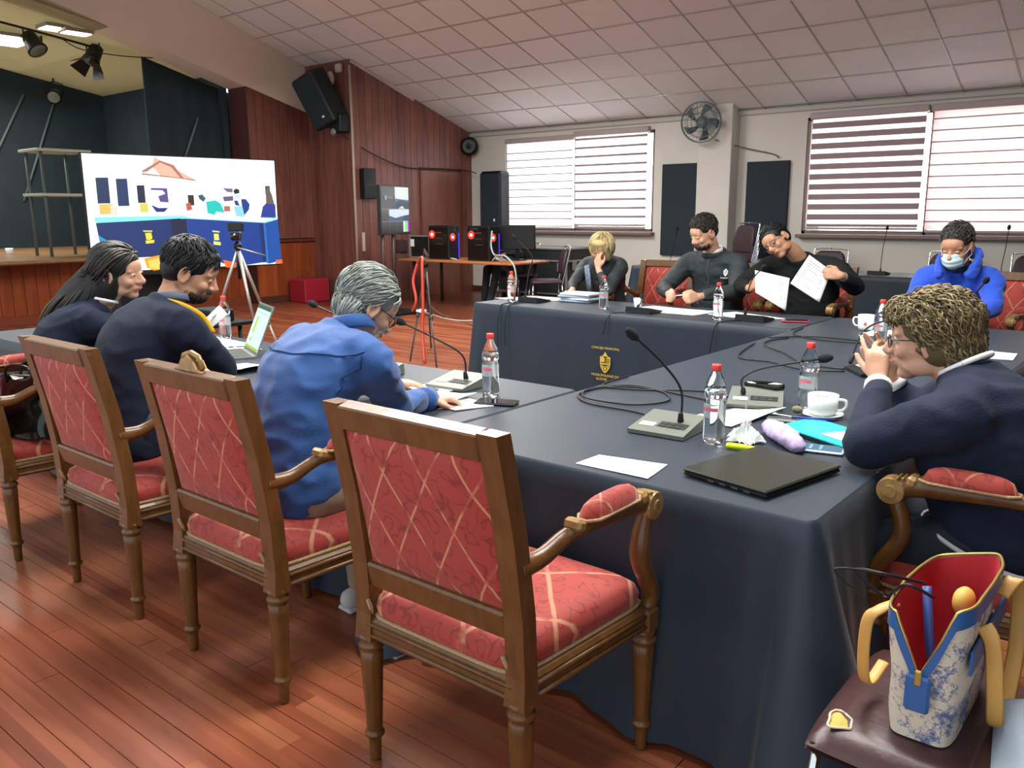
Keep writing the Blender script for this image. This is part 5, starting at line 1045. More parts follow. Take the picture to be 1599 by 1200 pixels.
# ================================================================ PEOPLE
PS=1.07
def skinmat(name,col): 
    m=mat(name,col,.5,var=.07,vs=14,bump=.05,bs=160); m.node_tree.nodes['Principled BSDF'].inputs['Subsurface Weight'].default_value=.12; m.node_tree.nodes['Principled BSDF'].inputs['Subsurface Radius'].default_value=(.02,.008,.004); return m
def remesh(mb,name,m_,parent,off,vox,smooth=4,fold=0,fscale=9,seed=0,clip=None,post=None):
    me=mb.mesh(name,m_,off); o=bpy.data.objects.new(name,me); COL.objects.link(o)
    r=o.modifiers.new('r','REMESH'); r.mode='VOXEL'; r.voxel_size=vox; r.use_smooth_shade=True
    if smooth: s_=o.modifiers.new('s','SMOOTH'); s_.factor=.5; s_.iterations=smooth
    bpy.context.view_layer.update(); dg=bpy.context.evaluated_depsgraph_get(); nm=bpy.data.meshes.new_from_object(o.evaluated_get(dg)); o.modifiers.clear(); o.data=nm; bpy.data.meshes.remove(me); nm.name=name
    if not nm.materials: nm.materials.append(m_)
    if fold:
        nor=[v.normal.copy() for v in nm.vertices]; cos=[v.co.copy() for v in nm.vertices]; out=[]
        for i_,p in enumerate(cos):
            q=V((p.x,p.y,p.z*1.9))*fscale+V((seed,seed*2,0)); a=noise.noise(q); b=noise.noise(q*2.3+V((4,4,4)))
            ridge=(1-abs(a)*2.4)*.8+b*.35
            out.extend(p+nor[i_]*(fold*(ridge-.55)))
        nm.vertices.foreach_set('co',out)
    if post: post(nm)
    nm.polygons.foreach_set('use_smooth',[True]*len(nm.polygons)); nm.update()
    if parent is not None: o.parent=parent
    return o
def limb(mb,pts,rs,n=14,k=5,ell=None,up=None):
    P=cr(pts,k) if len(pts)>2 else [V(p) for p in pts]; R=crr(list(rs),k) if len(pts)>2 else list(rs)
    if ell: R=[(a,a*ell) for a in R]
    mb.tube(P,R,n=n,round_=True,up=up)
class Frame:
    """head frame: yaw = direction faced (0=+Y, positive to the left), pitch up, roll to own right shoulder"""
    def __init__(s,c,yaw,pitch=0,roll=0):
        s.c=V(c); s.m=Matrix.Rotation(yaw,3,'Z')@Matrix.Rotation(pitch,3,'X')@Matrix.Rotation(roll,3,'Y')
    def p(s,x,y,z): return s.c+s.m@V((x,y,z))*PS
    def d(s,x,y,z): return s.m@V((x,y,z))
def head_prims(mb,F,jaw=1.0,fem=False):
    R=F.m
    def e(c,r): mb.ball(F.p(*c),tuple(q*PS for q in r),16,12,R=R)
    e((0,-.012,.032),(.073,.094,.083)); e((0,.028,-.015),(.064,.064,.085)); e((0,.030,-.062),(.055*jaw,.055,.045)); e((0,.058,-.095),(.030*jaw,.028,.021)); e((0,.052,.035),(.058,.045,.045))
    for s in(-1,1):
        e((s*.033,.070,.019),(.027,.016,.009)); e((s*.040,.062,-.030),(.023,.024,.022)); e((s*.030,.074,-.002),(.015,.012,.010)); e((s*.045,.015,-.070),(.016,.045,.030))
        # ear: rim and lobe
        ec=(s*.074,-.008,-.012); P=[F.p(ec[0]+s*.006+s*.006*math.sin(a)*0,ec[1]+.018*math.cos(a)-.004,ec[2]+.029*math.sin(a)+.0) for a in [i*PI/6-.9 for i in range(11)]]
        mb.tube(P,[.0065*PS]*len(P),n=8,round_=True); e((ec[0],ec[1],ec[2]-.004),(.006,.014,.024)); e((ec[0]+s*.002,ec[1]+.006,ec[2]-.030),(.006,.008,.009))
    mb.tube([F.p(0,.088,.014),F.p(0,.100,-.008),F.p(0,.113,-.030),F.p(0,.108,-.036)],[.0085*PS,.0095*PS,.0135*PS,.011*PS],n=10,round_=True)
    for s in(-1,1): e((s*.012,.098,-.034),(.009,.012,.008))
    e((0,.090,-.056),(.022,.011,.0055)); e((0,.088,-.067),(.019,.011,.006)); e((0,.075,-.060),(.030,.018,.018))
def eyes(F,parent,off,iris='2a1a12',open_=True,lipcol='9a5a50',brow='2a2320',skin=None,bw=1):
    wm=mat('eye_white','d8d4cf',.3); im=mat('iris_'+iris,iris,.2)
    for s in(-1,1):
        if open_:
            b=MB(); b.ball(F.p(s*.031,.077,.000),.0115*PS,12,8); o=b.build('eye',wm,parent,off)
            MB().ball(F.p(s*.031,.0835,-.001),.0062*PS,10,6).build('iris',im,o,off)
            MB().tube([F.p(s*.031+x,.0895-abs(x)*.35,.0055-abs(x)*.18) for x in(-.016,-.008,0,.008,.016)],.0032*PS,n=6,round_=True).build('eyelid',skin,parent,off)
        else:
            MB().ball(F.p(s*.031,.0785,-.001),(.014*PS,.0105*PS,.0105*PS),12,8,R=F.m).build('eyelid',skin,parent,off)
            MB().tube([F.p(s*.031+x,.0895-abs(x)*.38,-.0045+abs(x)*.1) for x in(-.015,-.008,0,.008,.015)],.0013*PS,n=5,round_=True).build('eyelashes',mat('lash','1c1512',.7),parent,off)
        MB().tube([F.p(s*(.012+.0085*i),.0895-.0035*i*.8-.001*i*i*.5,.0225+.0022*math.sin(i*.9)) for i in range(5)],[.0022*PS*bw,.0036*PS*bw,.0036*PS*bw,.003*PS*bw,.0015*PS],n=6,round_=True).build('eyebrow',mat('brow_'+brow,brow,.8),parent,off)
    MB().tube([F.p(x,.100-abs(x)*.42,-.0615+.0008*math.cos(x*180)) for x in(-.023,-.012,0,.012,.023)],[.002*PS,.0045*PS,.0052*PS,.0045*PS,.002*PS],n=8,round_=True).build('lips',mat('lip_'+lipcol,lipcol,.5),parent,off)
def hand(mb,w,d,nrm,side,curl=(.5,.6,.7,.8),thumb=.4,s=1.0,spread=.12):
    """w wrist, d direction to the fingers, nrm palm normal, side=+1 thumb lies toward d x nrm"""
    s=s*PS; w=V(w); d=V(d).normalized(); nrm=V(nrm); nrm=(nrm-d*nrm.dot(d)).normalized(); a=d.cross(nrm)*side
    offs=(.028,.009,-.010,-.027); ln=(.070,.078,.072,.056); rr_=(.0088,.0092,.0088,.0078)
    for i in range(4):
        kn=w+d*(.088-.006*abs(i-1))*s+a*offs[i]*s
        mb.tube([w+a*offs[i]*.5*s,w+d*.045*s+a*offs[i]*.85*s,kn],[.013*s,.0135*s,.0115*s],n=10,round_=True)
        fd=(d+a*spread*(1.5-i)*.5).normalized(); p=kn; L=[ln[i]*.45*s,ln[i]*.32*s,ln[i]*.26*s]; ang=0; P=[p];R=[rr_[i]*s*1.12]
        for k in range(3):
            ang+=curl[i]*(1,1.1,.7)[k]; p=p+(fd*math.cos(ang)+nrm*math.sin(ang))*L[k]; P.append(p); R.append(rr_[i]*s*(1.0,.93,.8)[k])
        mb.tube(P,R,n=9,round_=True)
    b0=w+d*.022*s+a*.018*s; b1=b0+(d*.55+a*.62+nrm*.35).normalized()*.040*s; b2=b1+(d*.9+a*(.45-thumb)+nrm*(.25+thumb*.5)).normalized()*.032*s; b3=b2+(d*.95+a*(.2-thumb)+nrm*(.1+thumb*.4)).normalized()*.024*s
    mb.tube([b0,b1,b2,b3],[.014*s,.0125*s,.0105*s,.0085*s],n=10,round_=True)
    mb.ball(w+d*.035*s,(.027*s,.027*s,.016*s),R=Matrix((a,d,nrm)).transposed())
def torso(mb,hip,chest,neck,right,g=1.0,dep=1.0,belly=0,bust=0,top=True):
    """stack of ellipses from hips to neck base"""
    hip,chest,neck=V(hip),V(chest),V(neck); P=cr([hip-V((0,0,.06)),hip,hip*.5+chest*.5,chest,neck*.55+chest*.45,neck-(neck-chest)*.12],5)
    W=crr([.165,.178,.165+belly*.4,.185,.195,.10],5); D=crr([.12,.13,.115+belly,.125+bust,.11,.075],5)
    n=28; rings=[]; R_=V(right).normalized()
    for i,p in enumerate(P):
        t=(P[min(i+1,len(P)-1)]-P[max(i-1,0)]).normalized(); r=(R_-t*R_.dot(t)).normalized(); f=t.cross(r)*-1
        w_,d_=W[i]*g*PS,D[i]*dep*PS
        rings.append([p+r*(w_*abs(math.cos(a))**.85*(1 if math.cos(a)>0 else -1))+f*(d_*abs(math.sin(a))**.9*(1 if math.sin(a)>0 else -1)) for a in [2*PI*j/n for j in range(n)]])
    vs=[v for q in rings for v in q]; k=len(rings)
    fs=[(j*n+i,j*n+(i+1)%n,(j+1)*n+(i+1)%n,(j+1)*n+i) for j in range(k-1) for i in range(n)]+[tuple(reversed(range(n))),tuple(range((k-1)*n,k*n))]
    mb.add(vs,fs)
    return P
def hair_shell(F,balls,name,m_,parent,off,vox=.008,extra=None):
    mb=MB()
    for c,r in balls: mb.ball(F.p(*c),tuple(q*PS for q in r),18,12,R=F.m)
    if extra: extra(mb)
    return remesh(mb,name,m_,parent,off,vox,3)
def strands(F,n,ell,mask,flow,length,r,name,m_,parent,off,lift=.15,grav=0,seed=1,steps=5,wave=0,jit=.25):
    rg=random.Random(seed); c0,rad=ell; mb=MB(); cnt=0; tries=0
    while cnt<n and tries<n*30:
        tries+=1; d=V((rg.gauss(0,1),rg.gauss(0,1),rg.gauss(0,1))).normalized()
        if not mask(d): continue
        cnt+=1; p=V((c0[i]+d[i]*rad[i] for i in range(3))); pts=[p.copy()]; L=length*(1+rg.uniform(-.3,.3)) if not callable(length) else length(d)*(1+rg.uniform(-.2,.2)); jf=V((rg.uniform(-jit,jit),rg.uniform(-jit,jit),rg.uniform(-jit,jit))); ph=rg.uniform(0,6)
        for k in range(steps):
            q=V(((p[i]-c0[i])/rad[i] for i in range(3))); nn=V((q[i]/rad[i] for i in range(3))).normalized(); f=V(flow(d))+jf
            f=(f-nn*f.dot(nn)); f=f.normalized() if f.length>1e-6 else f
            gdir=(F.m.transposed()@V((0,0,-1)))
            v=(f+nn*lift*(1-k/steps*1.3)+gdir*grav*(k/steps)); 
            if wave: v+=V((math.sin(ph+k*1.7),math.cos(ph*1.3+k*2.1),math.sin(ph*2+k)))*wave
            p=p+v.normalized()*(L/steps); q=V(((p[i]-c0[i])/rad[i] for i in range(3)))
            if q.length<1.0: q=q.normalized()*1.0; p=V((c0[i]+q[i]*rad[i] for i in range(3)))
            pts.append(p.copy())
        mb.tube([F.p(*x) for x in pts],[r*PS*(1-.75*(i/steps)**1.5) for i in range(steps+1)],n=4,m=rg.randrange(len(m_)) if isinstance(m_,list) else 0)
    o=mb.build(name,m_,parent,off); o['kind']='stuff'; return o
def person(lab,root,hip,chest,neck,right,hf,skin,top,bot,sho=None,L=None,R=None,knee=None,feet=None,g=1.0,dep=1.0,belly=0,bust=0,jaw=1.0,vox=.0065,tvox=.012,fold=.006,hands=None,sleeve=(.060,.050,.038),cuff=.035,topname='sweater',seed=0,eyekw=None,collar=None,shoe='2b2b2e',topfs=9):
    """L/R = (elbow, wrist); hands = list of argument tuples"""
    off=V((root[0],root[1],0)); t=thing('person',lab,'person',off)
    r=V(right).normalized(); hip,chest,neck=V(hip),V(chest),V(neck); face=V((0,0,1)).cross(r); F=hf
    shp=(neck-chest).normalized()
    sL=neck-shp*.075*PS-r*.185*PS*g; sR=neck-shp*.075*PS+r*.185*PS*g
    if knee is None: knee=[hip+face*.46*PS+s*r*.13 for s in(-1,1)]; knee=[V((k.x,k.y,.50*PS)) for k in knee]
    else: knee=[V(k) for k in knee]
    if feet is None: feet=[V((k.x,k.y,.09))+face*.02 for k in knee]
    else: feet=[V(f) for f in feet]
    hips=[hip+s*r*.10*PS-V((0,0,.02)) for s in(-1,1)]
    b=MB(); torso(b,hip,chest,neck-(neck-chest)*.06,right,g*.80,dep*.78,belly*.8,bust*.8)
    head_prims(b,F,jaw); nb=F.p(0,-.030,-.070); b.tube(cr([neck-shp*.04,(neck*.5+nb*.5),nb,F.p(0,-.02,-.02)],4),[.056*PS]*5+[.053*PS]*4+[.05*PS]*4,n=16,round_=True)
    b.ball(neck-shp*.05,(.075*PS*g,.055*PS,.04*PS),R=Matrix((r,face,V((0,0,1)))).transposed())
    for sh,A,s in((sL,L,-1),(sR,R,1)):
        e,w=V(A[0]),V(A[1]); limb(b,[sh,e],[.046*PS,.036*PS]); limb(b,[e,w],[.036*PS,.025*PS])
    for h in (hands or []): hand(b,*h[0],**h[1])
    for h,k,f in zip(hips,knee,feet): limb(b,[h,k],[.075*PS,.052*PS]); limb(b,[k,f],[.050*PS,.034*PS])
    body=remesh(b,'body',skin,t,off,vox,3)
    kw=dict(eyekw or {}); eyes(F,t,off,skin=skin,**kw)
    c=MB(); torso(c,hip,chest,neck-shp*.01,right,g,dep,belly,bust)
    for sh,A in((sL,L),(sR,R)):
        e,w=V(A[0]),V(A[1]); cw=w-(w-e).normalized()*(cuff+sleeve[2]*PS*.75); base=chest*.35+neck*.65
        c.tube(cr([base,sh-(V((0,0,.015))),sh*.5+e*.5,e],4),crr([sleeve[0]*1.25*PS,sleeve[0]*1.12*PS,sleeve[0]*PS,sleeve[1]*PS],4),n=16,round_=True); limb(c,[e,e*.45+cw*.55,cw],[sleeve[1]*1.03*PS,(sleeve[1]*.55+sleeve[2]*.45)*PS,sleeve[2]*PS])
    c.tube(cr([neck-shp*.09,neck-shp*.035,neck+shp*.005],3),[.10*PS]*3+[.08*PS]*3+[.067*PS],n=18)
    tp_=remesh(c,topname,top,t,off,tvox,5,fold=fold,fscale=topfs,seed=seed)
    l=MB()
    for h,k,f in zip(hips,knee,feet): limb(l,[h,h*.5+k*.5,k],[.098*PS,.085*PS,.068*PS]); limb(l,[k,k*.5+f*.5,f+V((0,0,.02))],[.066*PS,.058*PS,.048*PS])
    l.ball(hip-V((0,0,.01)),(.175*PS*g,.14*PS,.10*PS),R=Matrix((r,face,V((0,0,1)))).transposed())
    remesh(l,'trousers',bot,t,off,.016,4,fold=.004,fscale=8,seed=seed+3)
    sm=mat('shoe_'+shoe,shoe,.6)
    for f in feet:
        s_=MB(); fb=V((f.x,f.y,0)); s_.tube([fb-face*.05+V((0,0,.045)),fb+face*.03+V((0,0,.05)),fb+face*.12+V((0,0,.038)),fb+face*.19+V((0,0,.028))],[(.036,.042),(.040,.048),(.044,.036),(.034,.022)],n=14,round_=True,up=(0,0,1)); s_.box(fb+face*.07+V((0,0,.010)),(.085,.30,.018),rz=math.atan2(face.y,face.x)-PI/2,bev=.008); s_.build('shoe',sm,t,off)
    t['top_name']=tp_.name; del t['top_name']; TOPS[0]=tp_
    return t,off,F
TOPS=[None]
def seam(t,off,pts,m_,r=.0035,name='seam',n=8):
    o=TOPS[0]; P=[]
    for p in cr(pts,n):
        ok,loc,nor,ix=o.closest_point_on_mesh(p-off)
        if ok: P.append(loc+nor*.0012)
    if len(P)>2: MB().tube(P,r,n=6).build(name,m_,t)
def cuffs(t,off,A,m_,r=.037,w=.022,name='shirt_cuff'):
    e,wr=V(A[0]),V(A[1]); d=(wr-e).normalized(); MB().tube([wr-d*.046,wr-d*.046+d*(w+.008)],r*PS,n=16).build(name,m_,t,off)
def ring_collar(t,off,neck,F,m_,r=.068,h=.02,tilt=.3,name='collar',th=.006,z=.0):
    ax=((F.p(0,-.03,-.07)-V(neck)).normalized()*.6+V((0,0,1))).normalized(); a,b=basis(ax,F.d(0,1,0)); c=V(neck)+ax*z
    P=[c+a*math.cos(x)*r*PS+b*math.sin(x)*r*PS for x in [2*PI*i/28 for i in range(29)]]
    MB().tube(P,[(th,h/2)]*29,n=8,cap=False,up=ax).build(name,m_,t,off)
def glasses(F,t,off,col='1a1a1c',r=.022,name='glasses'):
    m_=mat('specs_'+col,col,.3); b=MB()
    for s in(-1,1):
        P=[F.p(s*.033+r*1.1*math.cos(a),.098-.010*abs(math.cos(a))*(1 if math.cos(a)*s>0 else .2),-.002+r*.8*math.sin(a)) for a in [2*PI*i/20 for i in range(21)]]; b.tube(P,.0018*PS,n=5,cap=False)
        b.tube([F.p(s*.057,.088,.004),F.p(s*.073,.060,.004),F.p(s*.079,.0,.002),F.p(s*.078,-.02,-.010)],.0019*PS,n=5)
    b.tube([F.p(-.011,.101,.002),F.p(0,.104,.005),F.p(.011,.101,.002)],.0018*PS,n=5); o=b.build(name,m_,t,off)
    lm=mat('lens_clear','f2f6f8',.02,trans=1,ior=1.1)
    for s in(-1,1): MB().ball(F.p(s*.033,.097,-.002),(r*1.05*PS,.0012,r*.76*PS),14,8,R=F.m).build('glasses_lens',lm,o,off)
HS=[((0,-.014,.036),(.079,.100,.089)),((0,-.045,-.005),(.074,.066,.070))]
navyk=mat('navy_knit','1b2436',.85,var=.08,vs=20,bump=.25,bs=170,sheen=.03,spec=.2); denim=mat('dark_denim','1d2430',.8,bump=.15,bs=200); skA=skinmat('skin_warm','b58468'); skB=skinmat('skin_tan','b6886c'); skC=skinmat('skin_fair','c79a80')
blackj=mat('black_softshell','272f32',.7,var=.08,vs=10,bump=.1,bs=90); tanp=mat('tan_trousers','8f7f68',.8,bump=.1,bs=150); whitef=mat('white_shirt','e6eaee',.7)
blueS=mat('blue_denim_shirt','235190',.75,var=.07,vs=12,bump=.2,bs=220,sheen=.2)
# ---- 1 man in bright blue shirt (leaning over papers)
hf=Frame((-2.335,2.02,1.172),-.28,-.66,0)
LA=((-2.72,2.12,.84),(-2.60,2.36,.80)); RA=((-2.20,2.00,.83),(-2.30,2.27,.785))
t,off,F=person('grey-haired man in a bright blue shirt bending over papers at the table',(-2.34,1.72),(-2.34,1.66,.60),(-2.36,1.75,.92),(-2.345,1.92,1.09),(1,-.10,0),hf,skC,blueS,tanp,L=LA,R=RA,g=1.10,dep=1.10,belly=.02,hands=[(((-2.30,2.27,.785),(.42,1,-.02),(0,0,-1),-1),dict(curl=(.45,.5,.55,.6),thumb=.3)),(((-2.60,2.36,.80),(.5,1,-.1),(0,0,-1),1),dict(curl=(.3,.3,.3,.3)))],fold=.011,topname='shirt',sleeve=(.068,.060,.044),seed=2,vox=.006,eyekw=dict(open_=False,brow='8a8a86'),shoe='b9babc',knee=[(-2.50,2.10,.54),(-2.20,2.10,.54)],feet=[(-2.40,1.98,.09),(-2.02,1.86,.09)],topfs=7)
ring_collar(t,off,(-2.342,1.945,1.12),F,blueS,r=.074,h=.05,name='shirt_collar',th=.008,z=-.01)
sd=mat('shirt_seam','1b4176',.8)
seam(t,off,[(-2.62,1.76,1.07),(-2.48,1.68,1.06),(-2.34,1.66,1.055),(-2.20,1.69,1.06),(-2.08,1.78,1.07)],sd,name='yoke_seam')
seam(t,off,[(-2.08,1.76,1.06),(-2.07,1.72,.98),(-2.10,1.70,.90),(-2.13,1.76,.83)],sd,name='sleeve_seam')
cuffs(t,off,RA,blueS,.047,.05); cuffs(t,off,LA,blueS,.047,.05)
MB().tube([(-2.56,1.62,.575),(-2.48,1.55,.575),(-2.36,1.515,.575),(-2.24,1.54,.575),(-2.16,1.60,.575)],[(.008,.02)]*5,n=8,up=(0,0,1)).build('belt',mat('belt_brown','3c2a22',.5),t,off)
glasses(F,t,off,'17191c')
grey=[mat('hair_grey_a','8a928c',.6,spec=.3),mat('hair_grey_b','a9b0aa',.6),mat('hair_grey_c','6c746e',.6)]
hair_shell(F,[((0,-.016,.040),(.080,.100,.088)),((0,-.05,-.01),(.074,.062,.070)),((0,-.07,-.045),(.055,.035,.035))],'hair',grey[0],t,off,.008)
strands(F,900,((0,-.018,.036),(.081,.102,.091)),lambda d:not(d.y>.45 and d.z<.45) and d.z>-.75 and not(d.y>.05 and d.z<-.05),lambda d:(d.x*.6,-.6-.2*d.z,-.55-.2*(d.y<0)),.075,.0042,'hair_strands',grey,t,off,lift=.22,seed=4)
strands(F,260,((0,-.045,-.02),(.076,.068,.075)),lambda d:d.y<.1 and d.z<.2,lambda d:(d.x*.2,-.2,-1),.05,.004,'hair_strands',grey,t,off,lift=.08,seed=5)
# ---- 2 man in navy sweater with yellow lanyard
hf=Frame((-3.36,1.93,1.26),-.62,-.45,.05)
RA=((-3.28,2.00,.84),(-3.72,2.16,.80)); LA=((-3.95,1.95,.86),(-3.86,2.16,.92))
t,off,F=person('man with short black hair, navy sweater and yellow lanyard using the laptop',(-3.45,1.7),(-3.40,1.62,.60),(-3.42,1.70,.93),(-3.38,1.84,1.14),(1,-.22,0),hf,skB,navyk,denim,L=LA,R=RA,g=1.22,dep=1.2,belly=.02,hands=[(((-3.72,2.16,.80),(.05,1,-.02),(0,0,-1),-1),dict(curl=(.35,.45,.5,.6),thumb=.25)),(((-3.86,2.16,.92),(.3,.25,.9),(.6,.6,-.2),1),dict(curl=(.9,.9,.9,.9),thumb=.5))],fold=.007,sleeve=(.068,.058,.045),seed=5,vox=.006,jaw=1.08,eyekw=dict(open_=False,brow='1c1613'),knee=[(-3.62,2.1,.54),(-3.25,2.1,.54)],topfs=6)
ring_collar(t,off,(-3.378,1.850,1.155),F,mat('grey_collar','5a6478',.7),r=.062,h=.03,name='shirt_collar',th=.005)
lan=mat('yellow_lanyard','e0ae22',.5); P=cr([(-3.47,1.87,1.125),(-3.45,1.81,1.145),(-3.395,1.775,1.155),(-3.335,1.79,1.15),(-3.295,1.85,1.125),(-3.28,1.92,1.075),(-3.27,1.96,1.00)],5)
MB().tube(P,[(.004,.011)]*len(P),n=8,up=(0,0,1)).build('lanyard',lan,t,off)
blackh=[mat('hair_black_a','14181a',.5,spec=.35),mat('hair_black_b','1e2224',.5)]
hair_shell(F,[((0,-.018,.046),(.083,.104,.090)),((0,-.055,-.005),(.076,.062,.068)),((0,.045,.085),(.058,.045,.030))],'hair',blackh[0],t,off,.008)
strands(F,700,((0,-.018,.042),(.084,.106,.093)),lambda d:not(d.y>.5 and d.z<.35) and d.z>-.6 and not(d.y>-.1 and d.z<.0),lambda d:(d.x*.5,-.3+.7*(d.z>.6),-.6),.045,.0042,'hair_strands',blackh,t,off,lift=.22,seed=6,jit=.22)
def beard(F,t,off,m_,seed,full=True):
    strands(F,420 if full else 260,((0,.028,-.060),(.060,.072,.056)),lambda d:d.z<-.05 and d.y>-.25 and not(abs(d.x)<.30 and d.z>-.28) ,lambda d:(0,.1,-1),.016,.0028,'beard',m_,t,off,lift=.35,seed=seed,steps=2)
    strands(F,90,((0,.085,-.049),(.026,.015,.006)),lambda d:d.y>.1,lambda d:(d.x,0,-.6),.011,.0022,'moustache',m_,t,off,lift=.2,seed=seed+1,steps=2)
beard(F,t,off,[mat('beard_dark','3a2e28',.8)],8)
bb=MB(); bb.tube(cr([(-3.03,1.56,.70),(-2.93,1.60,.68),(-2.88,1.62,.58),(-2.90,1.60,.50)],4),[(.05,.075)]*9+[(.05,.085)]*4,n=12,round_=True,up=(0,0,1)); 
for i,v in enumerate(bb.v): bb.v[i]=v+V((1,1,1))*noise.noise(v*18)*.02
o=bb.build('denim_bag',mat('blue_denim_bag','2c4763',.8,var=.2,vs=20,bump=.4,bs=60),None,(-2.95,1.6,.5),(-2.95,1.6,.5)); tag(o,'blue denim bag hanging over the arm of the navy-sweater man\'s armchair','bag')
o=MB().tube([(-2.90,1.55,.62),(-2.86,1.55,.60),(-2.84,1.56,.56)],.008,n=6).build('strap_buckle',chrome,bpy.data.objects['denim_bag'],(-2.95,1.6,.5))
# ---- 3 woman with long dark hair
hf=Frame((-4.10,1.98,1.225),-.95,-.12,.12)
RA=((-3.98,2.12,.86),(-4.25,2.36,.80)); LA=((-4.62,2.12,.86),(-4.55,2.36,.80))
t,off,F=person('woman with long dark hair in a navy sweater, furthest left of the seated people',(-4.2,1.75),(-4.25,1.64,.60),(-4.22,1.74,.90),(-4.16,1.90,1.08),(.9,-.4,0),hf,skC,navyk,denim,L=LA,R=RA,g=.98,dep=.95,bust=.015,hands=[(((-4.25,2.36,.80),(-.2,1,0),(0,0,-1),-1),{}),(((-4.55,2.36,.80),(.2,1,0),(0,0,-1),1),{})],seed=8,jaw=.88,vox=.007,eyekw=dict(open_=True,brow='2a1f1a',lipcol='a85a56'),knee=[(-4.4,2.1,.54),(-4.1,2.1,.54)])
ring_collar(t,off,(-4.150,1.91,1.095),F,whitef,r=.064,h=.014,name='shirt_collar',th=.004)
dk=[mat('hair_dark_a','1d1f1e',.45,spec=.4),mat('hair_dark_b','2c2b26',.45),mat('hair_dark_c','4a4434',.5)]
def longh(mb):
    mb.tube(cr([F.p(0,-.03,.05),F.p(-.01,-.07,-.03),(-4.24,1.85,1.08),(-4.33,1.79,.97),(-4.39,1.78,.87)],5),crr([(.085*PS),(.10*PS),.115,.105,.055],5),n=16,round_=True)
hair_shell(F,[((0,-.018,.042),(.088,.108,.092)),((0,-.055,-.02),(.086,.070,.085)),((0,-.080,-.07),(.098,.062,.10)),((.055,-.02,-.04),(.030,.05,.09)),((-.055,-.02,-.04),(.030,.05,.09))],'hair',dk[0],t,off,.010,longh)
strands(F,420,((0,-.02,.036),(.092,.112,.098)),lambda d:not(d.y>.35 and d.z<.55) and d.z>-.5 and not(d.y>.25 and d.z<.2),lambda d:(d.x*.9,-.75,-.5),.19,.0055,'hair_strands',dk[:2],t,off,lift=.02,grav=.6,seed=9,steps=9,jit=.15)
mb=MB(); rg=random.Random(3)
for k in range(150):
    an=rg.uniform(0,2*PI); rr_=rg.uniform(.75,1.05); c1=V((-4.24,1.85,1.10));c2=V((-4.33,1.79,.97)); o1=V((math.cos(an)*.122,math.sin(an)*.122,.0))*rr_
    top_=F.p(math.cos(an)*.08,-.06+math.sin(an)*.05,-.02); e=V((-4.37,1.785,.87+rg.uniform(-.05,.05)))+o1*rg.uniform(.3,.8)
    P=cr([top_,c1+o1,c2+o1*.9,e],4); mb.tube(P,[.0055*(1-.6*i/len(P)) for i in range(len(P))],n=4,m=rg.choice((0,1,1,2)))
o=mb.build('hair_strands',dk,t,off); o['kind']='stuff'
# ---- 4 curly-haired woman on the right
hf=Frame((-.622,2.70,1.128),PI/2+.10,-.10,.0)
LA=((-.715,2.51,.825),(-.790,2.83,.955)); RA=((-.72,3.02,.82),(-.80,2.97,.955))
t,off,F=person('woman with short curly light-brown hair in a navy sweater, hands clasped before her mouth',(-.35,2.65),(-.37,2.655,.60),(-.435,2.655,.88),(-.515,2.685,1.045),(-.05,1,0),hf,skC,navyk,denim,L=LA,R=RA,g=1.10,dep=1.22,bust=.03,belly=.03,sleeve=(.074,.068,.045),hands=[(((-.790,2.83,.955),(-.22,.25,1),(.1,.95,.1),1),dict(curl=(.12,.55,.75,.85),thumb=-.2,spread=.5)),(((-.80,2.97,.955),(-.1,-.15,1),(.1,-1,.1),-1),dict(curl=(.15,.35,.5,.6),thumb=-.1,spread=.7))],seed=11,jaw=.95,vox=.006,tvox=.011,fold=.008,eyekw=dict(open_=True,brow='6a5a48',lipcol='a4605a'),cuff=.03,knee=[(-.70,2.52,.52),(-.72,2.80,.52)],feet=[(-.62,2.30,.09),(-.76,2.85,.09)],topfs=7,shoe='a8aaa8')
ring_collar(t,off,(-.517,2.69,1.062),F,whitef,r=.070,h=.016,name='shirt_collar',th=.006)
cuffs(t,off,LA,whitef,.040,.016)
cuffs(t,off,RA,whitef,.040,.016)
P=[]
for i in range(33):
    a=2*PI*i/32; P.append(V((-.375+.205*math.cos(a),2.655+.235*math.sin(a),.575+.03*math.cos(a)*-1+.015*math.sin(2*a))))
MB().tube(P,[(.004,.008)]*33,n=6,cap=False,up=(0,0,1)).build('hem_stripe',mat('hem_white','c9ccd2',.7),t,off)
glasses(F,t,off,'3a3230')
cu=[mat('hair_curl_a','5e5235',.6,spec=.3),mat('hair_curl_b','746747',.6),mat('hair_curl_c','463d29',.6),mat('hair_curl_d','8a7e5a',.6)]
hair_shell(F,[((0,-.022,.042),(.090,.107,.088)),((0,-.065,.0),(.086,.070,.084)),((0,.045,.070),(.070,.056,.042)),((.050,-.035,-.015),(.042,.055,.060)),((-.050,-.035,-.015),(.042,.055,.060))],'hair',cu[0],t,off,.009)
